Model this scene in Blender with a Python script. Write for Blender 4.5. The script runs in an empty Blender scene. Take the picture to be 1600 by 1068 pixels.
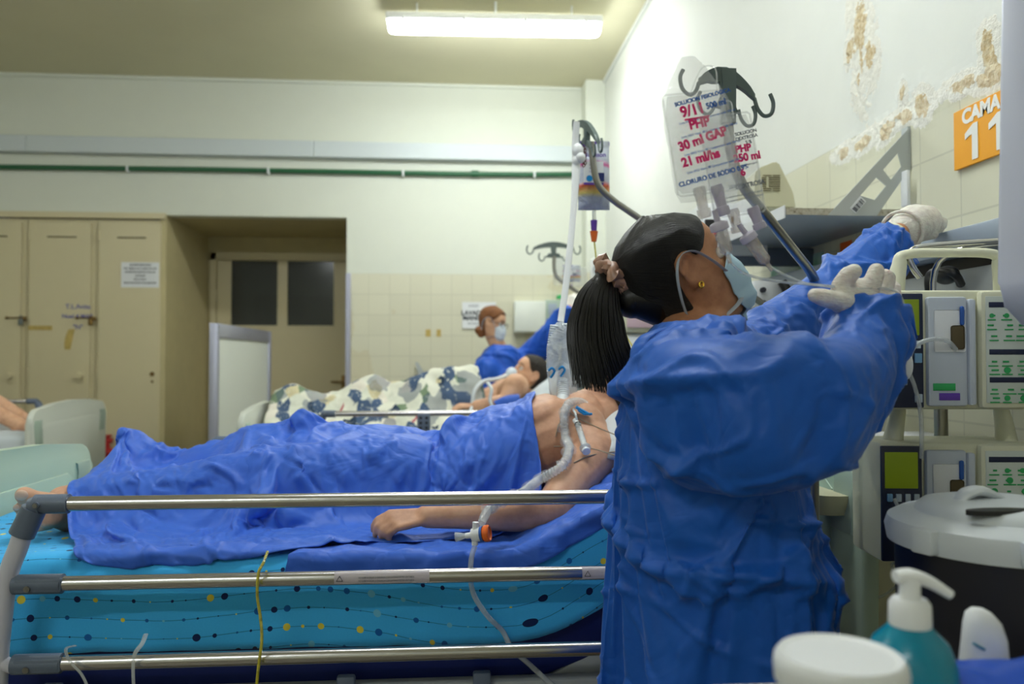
import bpy, bmesh, math, random
import numpy as np
from mathutils import Vector, Matrix, noise, Euler
random.seed(7)
scene = bpy.context.scene
COL = scene.collection
R = math.radians
# ------------------------------------------------------------ camera
F_PX, PITCH, YAW, CAM_Z = 1244.0, R(1.3), R(4.35), 1.30
cam_data = bpy.data.cameras.new('camera'); cam = bpy.data.objects.new('camera', cam_data); COL.objects.link(cam)
cam.location = (0, 0, CAM_Z); cam.rotation_euler = (R(90) + PITCH, 0, -YAW)
cam_data.sensor_width = 36.0; cam_data.lens = 36.0 * F_PX / 1600.0
cam_data.clip_start = 0.05; cam_data.clip_end = 60
cam_data.dof.use_dof = True; cam_data.dof.focus_distance = 1.45; cam_data.dof.aperture_fstop = 3.6
scene.camera = cam
_Rt = Vector((math.cos(YAW), -math.sin(YAW), 0))
_Fw = Vector((math.sin(YAW) * math.cos(PITCH), math.cos(YAW) * math.cos(PITCH), math.sin(PITCH)))
_Up = _Rt.cross(_Fw)
def _dir(u, v): return _Fw + _Rt * ((u - 800) / F_PX) + _Up * ((534 - v) / F_PX)
def at(u, v, Y):
    d = _dir(u, v); return Vector((0, 0, CAM_Z)) + d * (Y / d.y)
def atx(u, v, X):
    d = _dir(u, v); return Vector((0, 0, CAM_Z)) + d * (X / d.x)
def atz(u, v, Z):
    d = _dir(u, v); return Vector((0, 0, CAM_Z)) + d * ((Z - CAM_Z) / d.z)
# ------------------------------------------------------------ world, exposure
world = bpy.data.worlds.new('world'); scene.world = world; world.use_nodes = True
world.node_tree.nodes['Background'].inputs[0].default_value = (0.80, 0.85, 1.0, 1)
world.node_tree.nodes['Background'].inputs[1].default_value = 0.02
vs = scene.view_settings
vs.view_transform = 'Standard'; vs.look = 'None'; vs.gamma = 1.0; vs.use_curve_mapping = False
vs.exposure = 1.82
LAMP_MAIN = 17.0      # emission of the tube fixture seen in the picture
LAMP_OTHER = 12.0      # the same kind of fixture elsewhere on the ceiling
try: scene.cycles.max_bounces = 10; scene.cycles.transparent_max_bounces = 16
except Exception: pass
# ------------------------------------------------------------ helpers
def lin(c):
    return tuple((x / 12.92 if x <= .04045 else ((x + .055) / 1.055) ** 2.4) for x in c)
def rgb(r, g, b): return lin((r / 255, g / 255, b / 255)) + (1.0,)
class NT:
    def __init__(s, m): s.m = m; s.t = m.node_tree; s.n = s.t.nodes; s.l = s.t.links; s.b = s.n.get('Principled BSDF')
    def node(s, typ, **kw):
        n = s.n.new(typ)
        for k, v in kw.items(): setattr(n, k, v)
        return n
    def _in(s, sock, v):
        if isinstance(v, bpy.types.NodeSocket): s.l.new(v, sock)
        elif v is not None: sock.default_value = v
    def math(s, op, a, b=None, c=None, clamp=False):
        n = s.node('ShaderNodeMath', operation=op); n.use_clamp = clamp
        for i, v in enumerate((a, b, c)): s._in(n.inputs[i], v)
        return n.outputs[0]
    def mix(s, fac, a, b, blend='MIX'):
        n = s.node('ShaderNodeMix', data_type='RGBA', blend_type=blend)
        s._in(n.inputs[0], fac); s._in(n.inputs[6], a); s._in(n.inputs[7], b); return n.outputs[2]
    def coord(s, which='Object'): return s.node('ShaderNodeTexCoord').outputs[which]
    def geo(s): return s.node('ShaderNodeNewGeometry').outputs['Position']
    def sep(s, v):
        n = s.node('ShaderNodeSeparateXYZ'); s._in(n.inputs[0], v); return n.outputs
    def comb(s, x, y, z):
        n = s.node('ShaderNodeCombineXYZ'); [s._in(n.inputs[i], q) for i, q in enumerate((x, y, z))]; return n.outputs[0]
    def noise(s, vec, scale, detail=3, rough=.5, out='Fac', dist=0):
        n = s.node('ShaderNodeTexNoise'); s._in(n.inputs['Vector'], vec); n.inputs['Scale'].default_value = scale
        n.inputs['Detail'].default_value = detail; n.inputs['Roughness'].default_value = rough; n.inputs['Distortion'].default_value = dist
        return n.outputs[out]
    def vor(s, vec, scale, feature='F1', out='Distance', rnd=1):
        n = s.node('ShaderNodeTexVoronoi', feature=feature); s._in(n.inputs['Vector'], vec); n.inputs['Scale'].default_value = scale
        n.inputs['Randomness'].default_value = rnd; return n.outputs[out]
    def wn(s, vec, out='Value'):
        n = s.node('ShaderNodeTexWhiteNoise', noise_dimensions='3D'); s._in(n.inputs['Vector'], vec); return n.outputs[out]
    def scl(s, vec, sc):
        n = s.node('ShaderNodeMapping'); s._in(n.inputs[0], vec); n.inputs['Scale'].default_value = sc; return n.outputs[0]
    def ramp(s, fac, stops, const=False):
        n = s.node('ShaderNodeValToRGB'); cr = n.color_ramp
        if const: cr.interpolation = 'CONSTANT'
        while len(cr.elements) < len(stops): cr.elements.new(.5)
        for e, (p, c) in zip(cr.elements, stops): e.position = p; e.color = c
        s._in(n.inputs[0], fac); return n.outputs[0]
    def bump(s, h, strength=.3, dist=.01):
        n = s.node('ShaderNodeBump'); n.inputs['Strength'].default_value = strength; n.inputs['Distance'].default_value = dist
        s._in(n.inputs['Height'], h)
        if s.b.inputs['Normal'].is_linked: s.l.new(s.b.inputs['Normal'].links[0].from_socket, n.inputs['Normal'])
        s.l.new(n.outputs[0], s.b.inputs['Normal'])
    def set(s, name, v): s._in(s.b.inputs[name], v)
def mat(name, col, rough=.5, metal=0, spec=.5, var=.0, vscale=8, bump=0, bscale=60, **kw):
    m = bpy.data.materials.new(name); m.use_nodes = True; t = NT(m)
    t.set('Base Color', col); t.set('Roughness', rough); t.set('Metallic', metal); t.set('Specular IOR Level', spec)
    co = t.coord()
    if var:
        f = t.noise(co, vscale, 4)
        c2 = tuple(max(0, x * (1 - var)) for x in col[:3]) + (1,)
        c3 = tuple(min(1, x * (1 + var * .6)) for x in col[:3]) + (1,)
        t.set('Base Color', t.ramp(f, [(.3, c2), (.7, c3)]))
    if bump: t.bump(t.noise(co, bscale, 4), bump, .002)
    for k, v in kw.items(): t.set(k.replace('_', ' '), v)
    return m
def mmat(name, fn, **kw):
    m = mat(name, (.5, .5, .5, 1), **kw); fn(NT(m)); return m
WORLD = {}
def wm(o): return WORLD.get(o.name, Matrix.Identity(4))
def tag(o, label=None, cat=None, group=None, kind=None):
    if label: o['label'] = label
    if cat: o['category'] = cat
    if group: o['group'] = group
    if kind: o['kind'] = kind
    return o
def thing(name, loc, label, cat, group=None, rz=0):
    o = bpy.data.objects.new(name, None); COL.objects.link(o); o.empty_display_size = .05
    o.location = loc; o.rotation_euler = (0, 0, rz)
    WORLD[o.name] = Matrix.Translation(Vector(loc)) @ Matrix.Rotation(rz, 4, 'Z')
    return tag(o, label, cat, group)
def link(name, me, m, parent=None, origin=None):
    o = bpy.data.objects.new(name, me); COL.objects.link(o)
    if m is not None:
        for q in (m if isinstance(m, (list, tuple)) else [m]): me.materials.append(q)
    if parent is not None:
        me.transform(wm(parent).inverted()); o.parent = parent; WORLD[o.name] = wm(parent).copy()
    else:
        if origin is None and len(me.vertices):
            a = np.empty(len(me.vertices) * 3); me.vertices.foreach_get('co', a); a = a.reshape(-1, 3)
            lo, hi = a.min(0), a.max(0); origin = ((lo[0] + hi[0]) / 2, (lo[1] + hi[1]) / 2, lo[2])
        if origin is not None:
            M = Matrix.Translation(Vector(origin)); me.transform(M.inverted()); o.location = origin; WORLD[o.name] = M
    return o
def frame_of(d, up=Vector((0, 0, 1))):
    d = Vector(d).normalized(); x = up.cross(d)
    if x.length < 1e-4: x = Vector((1, 0, 0)).cross(d)
    x.normalize(); return x, d.cross(x)
def spline(pts, n=8):
    P = [Vector(p) for p in pts]
    if len(P) < 3: return P
    out = []
    for i in range(len(P) - 1):
        p0 = P[max(i - 1, 0)]; p1 = P[i]; p2 = P[i + 1]; p3 = P[min(i + 2, len(P) - 1)]
        for k in range(n):
            t = k / n; t2 = t * t; t3 = t2 * t
            out.append(.5 * ((2 * p1) + (-p0 + p2) * t + (2 * p0 - 5 * p1 + 4 * p2 - p3) * t2 + (-p0 + 3 * p1 - 3 * p2 + p3) * t3))
    out.append(P[-1]); return out
def lerpl(vals, n):
    xs = np.linspace(0, len(vals) - 1, n); return [float(v) for v in np.interp(xs, range(len(vals)), vals)]
class MB:
    def __init__(s): s.bm = bmesh.new(); s.mi = 0
    def _tag(s, faces):
        for f in faces: f.material_index = s.mi
    def box(s, c, size, rot=None, bev=0, seg=2):
        M = Matrix.Translation(Vector(c))
        if rot is not None: M = M @ (rot if isinstance(rot, Matrix) else Euler(rot).to_matrix().to_4x4())
        r = bmesh.ops.create_cube(s.bm, size=1, matrix=M @ Matrix.Diagonal((*size, 1)))
        vs_ = r['verts']; fs = {f for v in vs_ for f in v.link_faces}
        if bev:
            es = {e for v in vs_ for e in v.link_edges}
            q = bmesh.ops.bevel(s.bm, geom=list(es), offset=bev, segments=seg, affect='EDGES', profile=.5)
            fs = {f for f in q['faces']} | {f for f in fs if f.is_valid}
        s._tag(fs); return s
    def box2(s, a, b, bev=0, seg=2):
        a = Vector(a); b = Vector(b); return s.box((a + b) / 2, [abs(x) for x in (b - a)], None, bev, seg)
    def tube(s, pts, r=.01, seg=12, cap=True, flat=1.0, up=None, closed=False):
        P = [Vector(p) for p in pts]; n = len(P)
        rr = lerpl(r, n) if isinstance(r, (list, tuple)) else [r] * n
        rings = []; xprev = None
        for i, p in enumerate(P):
            if closed: d = P[(i + 1) % n] - P[i - 1]
            else: d = P[min(i + 1, n - 1)] - P[max(i - 1, 0)]
            if d.length < 1e-9: d = Vector((0, 0, 1))
            d.normalize()
            if xprev is None: x, y = frame_of(d, up or Vector((0, 0, 1)))
            else:
                x = xprev - d * xprev.dot(d)
                if x.length < 1e-5: x, _ = frame_of(d)
                x.normalize(); y = d.cross(x)
            xprev = x
            rings.append([s.bm.verts.new(p + x * (math.cos(a) * rr[i]) + y * (math.sin(a) * rr[i] * flat)) for a in [2 * math.pi * k / seg for k in range(seg)]])
        fs = []
        m = n if closed else n - 1
        for i in range(m):
            A = rings[i]; B = rings[(i + 1) % n]
            for k in range(seg): fs.append(s.bm.faces.new((A[k], A[(k + 1) % seg], B[(k + 1) % seg], B[k])))
        if cap and not closed:
            fs.append(s.bm.faces.new(rings[0][::-1])); fs.append(s.bm.faces.new(rings[-1]))
        s._tag(fs); return s
    def cyl(s, a, b, r, r2=None, seg=24, cap=True): return s.tube([a, b], [r, r if r2 is None else r2], seg, cap)
    def lathe(s, prof, c=(0, 0, 0), axis=(0, 0, 1), seg=40, M=None):
        c = Vector(c); ax = Vector(axis).normalized(); x, y = frame_of(ax, Vector((0, 1, 0)) if abs(ax.z) > .9 else Vector((0, 0, 1)))
        rings = []
        for (r, h) in prof:
            if r < 1e-6: rings.append([s.bm.verts.new(c + ax * h)])
            else: rings.append([s.bm.verts.new(c + ax * h + x * (r * math.cos(a)) + y * (r * math.sin(a))) for a in [2 * math.pi * k / seg for k in range(seg)]])
        fs = []
        for A, B in zip(rings, rings[1:]):
            for k in range(seg):
                a0 = A[k % len(A)]; a1 = A[(k + 1) % len(A)]; b0 = B[k % len(B)]; b1 = B[(k + 1) % len(B)]
                vsl = [a0]
                for q in (a1, b1, b0):
                    if q not in vsl: vsl.append(q)
                if len(vsl) >= 3: fs.append(s.bm.faces.new(vsl))
        s._tag(fs); return s
    def prism(s, pts, o, ex, ey, depth, bev=0):
        o = Vector(o); ex = Vector(ex); ey = Vector(ey); n = ex.cross(ey).normalized()
        A = [s.bm.verts.new(o + ex * p[0] + ey * p[1]) for p in pts]
        B = [s.bm.verts.new(o + ex * p[0] + ey * p[1] + n * depth) for p in pts]
        k = len(pts); fs = [s.bm.faces.new(A[::-1]), s.bm.faces.new(B)]
        for i in range(k): fs.append(s.bm.faces.new((A[i], A[(i + 1) % k], B[(i + 1) % k], B[i])))
        if bev:
            es = [e for f in fs[:2] for e in f.edges]
            q = bmesh.ops.bevel(s.bm, geom=es, offset=bev, segments=2, affect='EDGES', profile=.5)
            fs = [f for f in fs if f.is_valid] + q['faces']
        s._tag(fs); return s
    def sphere(s, c, r, rot=None, u=24, v=14):
        rr = r if isinstance(r, (list, tuple)) else (r, r, r)
        M = Matrix.Translation(Vector(c))
        if rot is not None: M = M @ (rot if isinstance(rot, Matrix) else Euler(rot).to_matrix().to_4x4())
        q = bmesh.ops.create_uvsphere(s.bm, u_segments=u, v_segments=v, radius=1, matrix=M @ Matrix.Diagonal((*rr, 1)))
        s._tag({f for w in q['verts'] for f in w.link_faces}); return s
    def caps(s, a, b, ra, rb=None, seg=16):
        """tapered capsule"""
        a = Vector(a); b = Vector(b); rb = ra if rb is None else rb; d = (b - a); L = d.length; d = d / max(L, 1e-6)
        pts = []; rs = []
        for k in range(6):
            t = math.pi / 2 * (1 - k / 5.0); pts.append(a - d * ra * math.sin(t)); rs.append(max(ra * math.cos(t), 1e-4))
        for k in range(6):
            t = math.pi / 2 * k / 5.0; pts.append(b + d * rb * math.sin(t)); rs.append(max(rb * math.cos(t), 1e-4))
        return s.tube(pts, rs, seg)
    def chain(s, pts, rs, seg=16):
        P = [Vector(p) for p in pts]
        for i in range(len(P) - 1): s.caps(P[i], P[i + 1], rs[i], rs[i + 1], seg)
        return s
    def grid(s, fn, nu, nv, closed_u=False):
        G = [[s.bm.verts.new(fn(i / nu, j / nv)) for j in range(nv + 1)] for i in range(nu if closed_u else nu + 1)]
        uvl = s.bm.loops.layers.uv.verify(); fs = []
        for i in range(nu):
            for j in range(nv):
                f = s.bm.faces.new((G[i][j], G[(i + 1) % len(G)][j], G[(i + 1) % len(G)][j + 1], G[i][j + 1])); fs.append(f)
                for lp, (a, b) in zip(f.loops, ((i, j), (i + 1, j), (i + 1, j + 1), (i, j + 1))): lp[uvl].uv = (a / nu, b / nv)
        s._tag(fs); return s
    def mesh(s, smooth=True, angle=40):
        bmesh.ops.recalc_face_normals(s.bm, faces=s.bm.faces[:])
        me = bpy.data.meshes.new('m'); s.bm.to_mesh(me); s.bm.free()
        if smooth:
            for p in me.polygons: p.use_smooth = True
            me.set_sharp_from_angle(angle=R(angle))
        return me
    def build(s, name, m, parent=None, smooth=True, angle=40, origin=None):
        o = link(name, s.mesh(smooth, angle), m, parent, origin); o.data.name = name; return o
def evaluate(o):
    dg = bpy.context.evaluated_depsgraph_get(); me = bpy.data.meshes.new_from_object(o.evaluated_get(dg)); return me
def fuse(mb, voxel=.006, smooth=4, extra=None):
    """union of overlapping closed shells as one continuous surface"""
    me = mb.mesh(False); o = bpy.data.objects.new('tmp', me); COL.objects.link(o)
    md = o.modifiers.new('r', 'REMESH'); md.mode = 'VOXEL'; md.voxel_size = voxel; md.adaptivity = 0
    if smooth:
        sm = o.modifiers.new('s', 'SMOOTH'); sm.factor = .5; sm.iterations = smooth
    if extra: extra(o)
    r = evaluate(o); bpy.data.objects.remove(o)
    for p in r.polygons: p.use_smooth = True
    return r
def text(s, size, m, parent, name, o, ex, ey, align='CENTER', depth=.0006, bold=0, xs=1.0):
    """lettering as a thin raised mesh at o, along ex, upright ey"""
    c = bpy.data.curves.new('t', 'FONT'); c.body = s; c.size = size; c.align_x = align; c.align_y = 'CENTER'; c.extrude = depth; c.offset = bold; c.space_line = .95
    t = bpy.data.objects.new('t', c); COL.objects.link(t); me = evaluate(t); bpy.data.objects.remove(t)
    ex = Vector(ex).normalized(); ey = Vector(ey); ey = (ey - ex * ey.dot(ex)).normalized(); ez = ex.cross(ey)
    M = Matrix(((ex.x * xs, ey.x, ez.x, o[0]), (ex.y * xs, ey.y, ez.y, o[1]), (ex.z * xs, ey.z, ez.z, o[2]), (0, 0, 0, 1)))
    me.transform(M); me.materials.clear(); return link(name, me, m, parent)
def copy_tree(o, parent=None):
    c = o.copy(); COL.objects.link(c); WORLD[c.name] = wm(o).copy()
    if parent is not None: c.parent = parent
    for ch in list(o.children): copy_tree(ch, c)
    return c
# ------------------------------------------------------------ materials
def _plaster(base, tile, ztop, axis, spec=.35):
    def fn(t):
        p = t.geo(); s = t.sep(p); a = s[axis]; z = s[2]
        u = t.math('FRACT', t.math('DIVIDE', a, .167)); w = t.math('FRACT', t.math('DIVIDE', t.math('SUBTRACT', z, ztop), .167))
        eu = t.math('LESS_THAN', t.math('MINIMUM', u, t.math('SUBTRACT', 1.0, u)), .013)
        ew = t.math('LESS_THAN', t.math('MINIMUM', w, t.math('SUBTRACT', 1.0, w)), .016)
        g = t.math('MAXIMUM', eu, ew); below = t.math('LESS_THAN', z, ztop)
        n = t.noise(p, 1.3, 5); n2 = t.noise(p, 9, 5)
        c1 = t.mix(t.math('MULTIPLY', n2, .25), base, tuple(x * .82 for x in base[:3]) + (1,))
        tid = t.wn(t.comb(t.math('FLOOR', t.math('DIVIDE', a, .167)), t.math('FLOOR', t.math('DIVIDE', t.math('SUBTRACT', z, ztop), .167)), 0.0))
        c2 = t.mix(t.math('MULTIPLY', tid, .35), tile, tuple(x * .88 for x in tile[:3]) + (1,))
        c2 = t.mix(t.math('MULTIPLY', g, .55), c2, tuple(x * .68 for x in tile[:3]) + (1,))
        c2 = t.mix(t.math('MULTIPLY', t.math('GREATER_THAN', n, .62), .25), c2, rgb(196, 178, 128))
        t.set('Base Color', t.mix(below, c1, c2)); t.set('Roughness', t.math('SUBTRACT', .75, t.math('MULTIPLY', below, .45)))
        h = t.math('SUBTRACT', t.math('MULTIPLY', n2, .4), t.math('MULTIPLY', t.math('MULTIPLY', g, below), 1.0))
        h = t.math('ADD', h, t.math('MULTIPLY', below, .5)); t.bump(h, .35, .004)
    return fn
M = {}
M['back'] = mmat('back_wall_paint', _plaster(rgb(222, 225, 212), rgb(216, 213, 190), 2.0, 0))
def _right(t):
    _plaster(rgb(232, 234, 228), rgb(224, 222, 200), 1.985, 1)(t)
    a = t.node('ShaderNodeAttribute', attribute_name='peel'); f = a.outputs['Fac']; p = t.geo()
    n = t.noise(p, 38, 6, .65)
    m1 = t.math('GREATER_THAN', t.math('ADD', f, t.math('MULTIPLY', n, .55)), .80)
    m2 = t.math('GREATER_THAN', t.math('ADD', f, t.math('MULTIPLY', n, .55)), 1.06)
    base = t.b.inputs['Base Color'].links[0].from_socket
    c = t.mix(m1, base, rgb(236, 234, 224)); c = t.mix(m2, c, t.ramp(t.noise(p, 70, 5), [(.35, rgb(196, 170, 124)), (.65, rgb(226, 214, 182))]))
    t.set('Base Color', c)
    t.bump(t.math('ADD', t.math('MULTIPLY', m1, .8), t.math('MULTIPLY', t.math('MULTIPLY', m1, n), 2.0)), .8, .006)
M['right'] = mmat('right_wall_paint', _right)
M['ceil'] = mat('ceiling_paint', rgb(222, 216, 184), .85, var=.04, vscale=1.5, bump=.12, bscale=30)
def _floor(t):
    p = t.geo(); s = t.sep(p)
    g = t.math('LESS_THAN', t.math('MINIMUM', t.math('FRACT', t.math('DIVIDE', s[0], .3)), t.math('FRACT', t.math('DIVIDE', s[1], .3))), .012)
    c = t.ramp(t.noise(p, 60, 5, .7), [(.3, rgb(96, 90, 78)), (.7, rgb(138, 130, 112))])
    t.set('Base Color', t.mix(g, c, rgb(60, 56, 50))); t.set('Roughness', .4)
M['floor'] = mmat('floor_tiles', _floor)
def _cream(t):
    p = t.geo(); n = t.noise(p, 2.2, 5, .6); n2 = t.noise(t.scl(p, (2, 2, 12)), 3, 6, .7)
    c = t.mix(t.math('MULTIPLY', n, .5), rgb(216, 205, 168), rgb(198, 188, 150))
    st = t.math('GREATER_THAN', n2, .70); c = t.mix(t.math('MULTIPLY', st, .5), c, rgb(178, 150, 100)); t.set('Base Color', c)
M['cream'] = mmat('cream_enamel', _cream, rough=.42)
M['creamshade'] = mat('cream_enamel_shaded', rgb(196, 184, 140), .6, var=.05)  # cream darkened: shade of the door recess is put into the colour
M['slot'] = mat('dark_slot', rgb(90, 78, 52), .8)
M['trunk'] = mat('cable_trunking_plastic', rgb(202, 210, 212), .45)
M['pipe'] = mat('green_pipe_paint', rgb(38, 96, 62), .35)
M['alu'] = mat('aluminium_profile', rgb(176, 178, 196), .35, .55, bump=.05, bscale=90)
M['whiteboard'] = mat('white_laminate', rgb(226, 230, 222), .4)
M['dglass'] = mat('dim_grey_glass', rgb(120, 124, 122), .12, Transmission_Weight=.8, IOR=1.45)  # dimness behind the door panes is put into this grey tint
M['corr'] = mat('corridor_paint', rgb(150, 146, 140), .8)
def _steel(t):
    o = t.coord(); n = t.noise(t.scl(o, (1.5, 90, 90)), 30, 4)
    t.set('Base Color', rgb(196, 194, 194)); t.set('Roughness', t.math('ADD', .2, t.math('MULTIPLY', n, .08)))
M['steel'] = mmat('brushed_steel_tube', _steel, metal=1.0)
M['chrome'] = mat('chrome', rgb(190, 190, 190), .12, 1.0)
M['iron'] = mat('grey_metal_paint', rgb(112, 118, 116), .4, .3)
M['grey'] = mat('grey_bracket_plastic', rgb(98, 110, 130), .42, bump=.15, bscale=300)
M['hook'] = mat('hanger_plastic', rgb(92, 106, 104), .4, bump=.1, bscale=200)
M['white_tube'] = mat('white_powder_coat', rgb(206, 206, 220), .35)
M['frame'] = mat('bed_frame_enamel', rgb(168, 172, 172), .45, var=.06)
M['black'] = mat('black_plastic', rgb(22, 22, 24), .4)
M['board'] = mat('pale_green_bed_board', rgb(186, 206, 186), .35)
M['boardw'] = mat('off_white_bed_board', rgb(208, 212, 202), .38)
M['boardin'] = mat('bed_board_recess', rgb(168, 186, 172), .5)
M['white'] = mat('white_plastic', rgb(232, 234, 236), .35)
M['cwhite'] = mat('cream_plastic', rgb(222, 222, 196), .4)
M['beige'] = mat('beige_plastic', rgb(190, 186, 156), .45, var=.04)
M['paper'] = mat('paper', rgb(228, 230, 232), .8)
M['ink'] = mat('dark_ink', rgb(50, 52, 62), .8)
M['greyink'] = mat('grey_ink', rgb(120, 124, 132), .8)
M['screw'] = mat('screw_steel', rgb(150, 150, 150), .3, 1.0)
M['navy'] = mat('navy_mattress_vinyl', rgb(16, 34, 104), .5, bump=.1, bscale=40)
M['red'] = mat('red_paint', rgb(176, 40, 40), .4)
M['brownstain'] = mat('brown_tape', rgb(196, 170, 96), .6, var=.2, vscale=40)
M['brass'] = mat('dull_brass', rgb(130, 104, 60), .4, .8)
def emit(name, c, s):
    m = bpy.data.materials.new(name); m.use_nodes = True; b = m.node_tree.nodes['Principled BSDF']
    b.inputs['Base Color'].default_value = c; b.inputs['Emission Color'].default_value = c; b.inputs['Emission Strength'].default_value = s; return m
# ------------------------------------------------------------ room shell
XR, XL, YB, YF, ZC = 1.236, -4.6, 6.5, -3.2, 3.56
def struct(o): o['kind'] = 'structure'; return o
struct(MB().box2((XL - .1, YF - .1, -.12), (XR + .1, 9.8, 0)).build('floor', M['floor'], smooth=False))
struct(MB().box2((XL - .1, YF - .1, ZC), (XR + .1, YB + .12, ZC + .12)).build('ceiling', M['ceil'], smooth=False))
RX0, RX1, RZ, RY = -2.262, -.846, 2.452, 7.6     # door recess
b = MB(); b.box2((RX1, YB, 0), (XR + .1, YB + .12, ZC)); b.box2((XL - .1, YB, RZ), (RX1, YB + .12, ZC))
struct(b.build('wall_back', M['back'], smooth=False))
def right_wall():
    b = MB()
    b.box2((XR + .002, YF - .1, 0), (XR + .1, YB + .1, ZC)); bm = b.bm
    ny, nz = 190, 130; y0, y1, z0, z1 = 1.0, 4.0, 1.5, ZC
    lay = bm.verts.layers.float.new('peel')
    spots = [(atx(1345, 40, XR), .10, .34), (atx(1362, 85, XR), .07, .15), (atx(1330, 75, XR), .05, .08), (atx(1550, 85, XR), .05, .12), (atx(1545, 70, XR), .06, .08),
             (atx(1412, 145, XR), .03, .05), (atx(1550, 120, XR), .10, .06)]
    strip = [(atx(1320, 240, XR), .11, .045), (atx(1352, 222, XR), .12, .05), (atx(1385, 205, XR), .10, .06), (atx(1440, 165, XR), .09, .08), (atx(1420, 180, XR), .09, .05), (atx(1500, 135, XR), .10, .045), (atx(1555, 112, XR), .10, .05)]
    G = []
    for i in range(ny + 1):
        row = []
        for j in range(nz + 1):
            y = y0 + (y1 - y0) * i / ny; z = z0 + (z1 - z0) * j / nz; f = 0
            for (c, ry, rz_) in spots + strip:
                w = noise.noise(Vector((y * 14, z * 14, 3))) * .35
                d = math.hypot((y - c.y) / ry, (z - c.z) / rz_) + w; f = max(f, 1 - d * .62)
            f = max(0, f); edge = min(i, ny - i, j, nz - j)
            dx = -.0015 - (.006 * max(0, f - .3) * (1 + noise.noise(Vector((y * 60, z * 60, 1)))) if edge > 0 else 0)
            v = bm.verts.new((XR + dx + .0015 - .002, y, z)); v[lay] = f; row.append(v)
        G.append(row)
    for i in range(ny):
        for j in range(nz): bm.faces.new((G[i][j], G[i][j + 1], G[i + 1][j + 1], G[i + 1][j]))
    # rest of the wall face around the fine patch
    for (ya, yb, za, zb) in ((YF - .1, y0, 0, ZC), (y1, YB + .1, 0, ZC), (y0, y1, 0, z0)):
        q = [bm.verts.new((XR - .002, y, z)) for (y, z) in ((ya, za), (ya, zb), (yb, zb), (yb, za))]; bm.faces.new(q)
    me = b.mesh(False); return link('wall_right', me, M['right'])
struct(right_wall())
struct(MB().box2((XL - .12, YF - .1, 0), (XL, YB + .12, ZC)).build('wall_left', M['back'], smooth=False))
struct(MB().box2((XL - .1, YF - .12, 0), (XR + .1, YF, ZC)).build('wall_front', M['back'], smooth=False))
struct(MB().box2((1.075, 6.3, 0), (XR, YB, ZC), bev=.006).build('wall_corner', M['back'], smooth=False))
# recess behind the back wall
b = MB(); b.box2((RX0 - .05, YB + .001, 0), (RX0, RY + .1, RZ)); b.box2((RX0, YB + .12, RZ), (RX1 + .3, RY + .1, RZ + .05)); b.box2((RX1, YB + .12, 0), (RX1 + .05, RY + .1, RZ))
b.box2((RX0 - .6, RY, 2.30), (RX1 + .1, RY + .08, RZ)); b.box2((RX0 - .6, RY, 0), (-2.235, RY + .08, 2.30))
struct(b.build('wall_recess', M['creamshade'], smooth=False))
b = MB(); b.box2((-2.235, RY - .03, 0), (-2.185, RY + .05, 2.30)); b.box2((-2.235, RY - .03, 2.235), (RX1, RY + .05, 2.30)); struct(b.build('trim_1', M['cream'], smooth=False))
# corridor behind the door
b = MB(); b.box2((-4.0, 9.6, 0), (0.4, 9.7, 2.9)); b.box2((-4.1, 7.7, 0), (-4.0, 9.7, 2.9)); b.box2((.4, 7.7, 0), (.5, 9.7, 2.9)); b.box2((-4.1, 7.7, 2.9), (.5, 9.7, 3.0))
struct(b.build('wall_corridor', M['corr'], smooth=False))
tag(MB().box2((-2.3, 9.5, 0), (-1.3, 9.59, 2.05), .01).build('corridor_door', M['slot'], smooth=False), 'dark closed door seen through the glass of the ward door', 'door')
# door
dr = thing('door_1', (-1.6, RY, 0), None, None); dr['kind'] = 'structure'; dx0, dx1 = -2.18, -.99
w1 = (at(361, 508, RY), at(434, 397, RY)); w2 = (at(449, 509, RY), at(522, 398, RY))
b = MB(); zt = 2.23
zb, ztp = w1[0].z, w1[1].z
b.box2((dx0, RY, .02), (dx1, RY + .04, zb)); b.box2((dx0, RY, ztp), (dx1, RY + .04, zt))
b.box2((dx0, RY, zb), (w1[0].x, RY + .04, ztp)); b.box2((w1[1].x, RY, zb), (w2[0].x, RY + .04, ztp)); b.box2((w2[1].x, RY, zb), (dx1, RY + .04, ztp))
b.build('door_leaf', M['cream'], dr, smooth=False)
for w in (w1, w2):
    b = MB(); x0, x1 = w[0].x, w[1].x; t_ = .012
    for a, c in (((x0 - t_, zb - t_), (x1 + t_, zb)), ((x0 - t_, ztp), (x1 + t_, ztp + t_)), ((x0 - t_, zb), (x0, ztp)), ((x1, zb), (x1 + t_, ztp))):
        b.box2((a[0], RY - .008, a[1]), (c[0], RY + .002, c[1]))
    f = b.build('glazing_bead', M['cream'], dr, smooth=False)
    MB().box2((x0, RY + .015, zb), (x1, RY + .02, ztp)).build('pane', M['dglass'], f, smooth=False)
b = MB(); h = at(536, 596, RY - .03); b.box((h.x, RY - .004, h.z - .02), (.035, .01, .16), bev=.004); b.tube([(h.x, RY - .005, h.z), (h.x, RY - .05, h.z), (h.x - .11, RY - .05, h.z)], .009, 10)
b.build('door_handle', M['brass'], dr)
for z in (1.9, 1.05, .3): MB().cyl((-2.183, RY - .012, z - .05), (-2.183, RY - .012, z + .05), .010).build('hinge', M['cream'], dr)
struct(MB().box2((XL, YB - .03, RZ - .035), (RX0 - .0, YB + .0, RZ + .012), .004).build('trim_2', M['cream'], smooth=False))
# aluminium corner guard at the recess
struct(MB().box2((RX1 - .004, YB - .022, 0), (RX1 + .036, YB - .001, 2.0), .003).build('trim_3', M['alu'], smooth=False))
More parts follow.
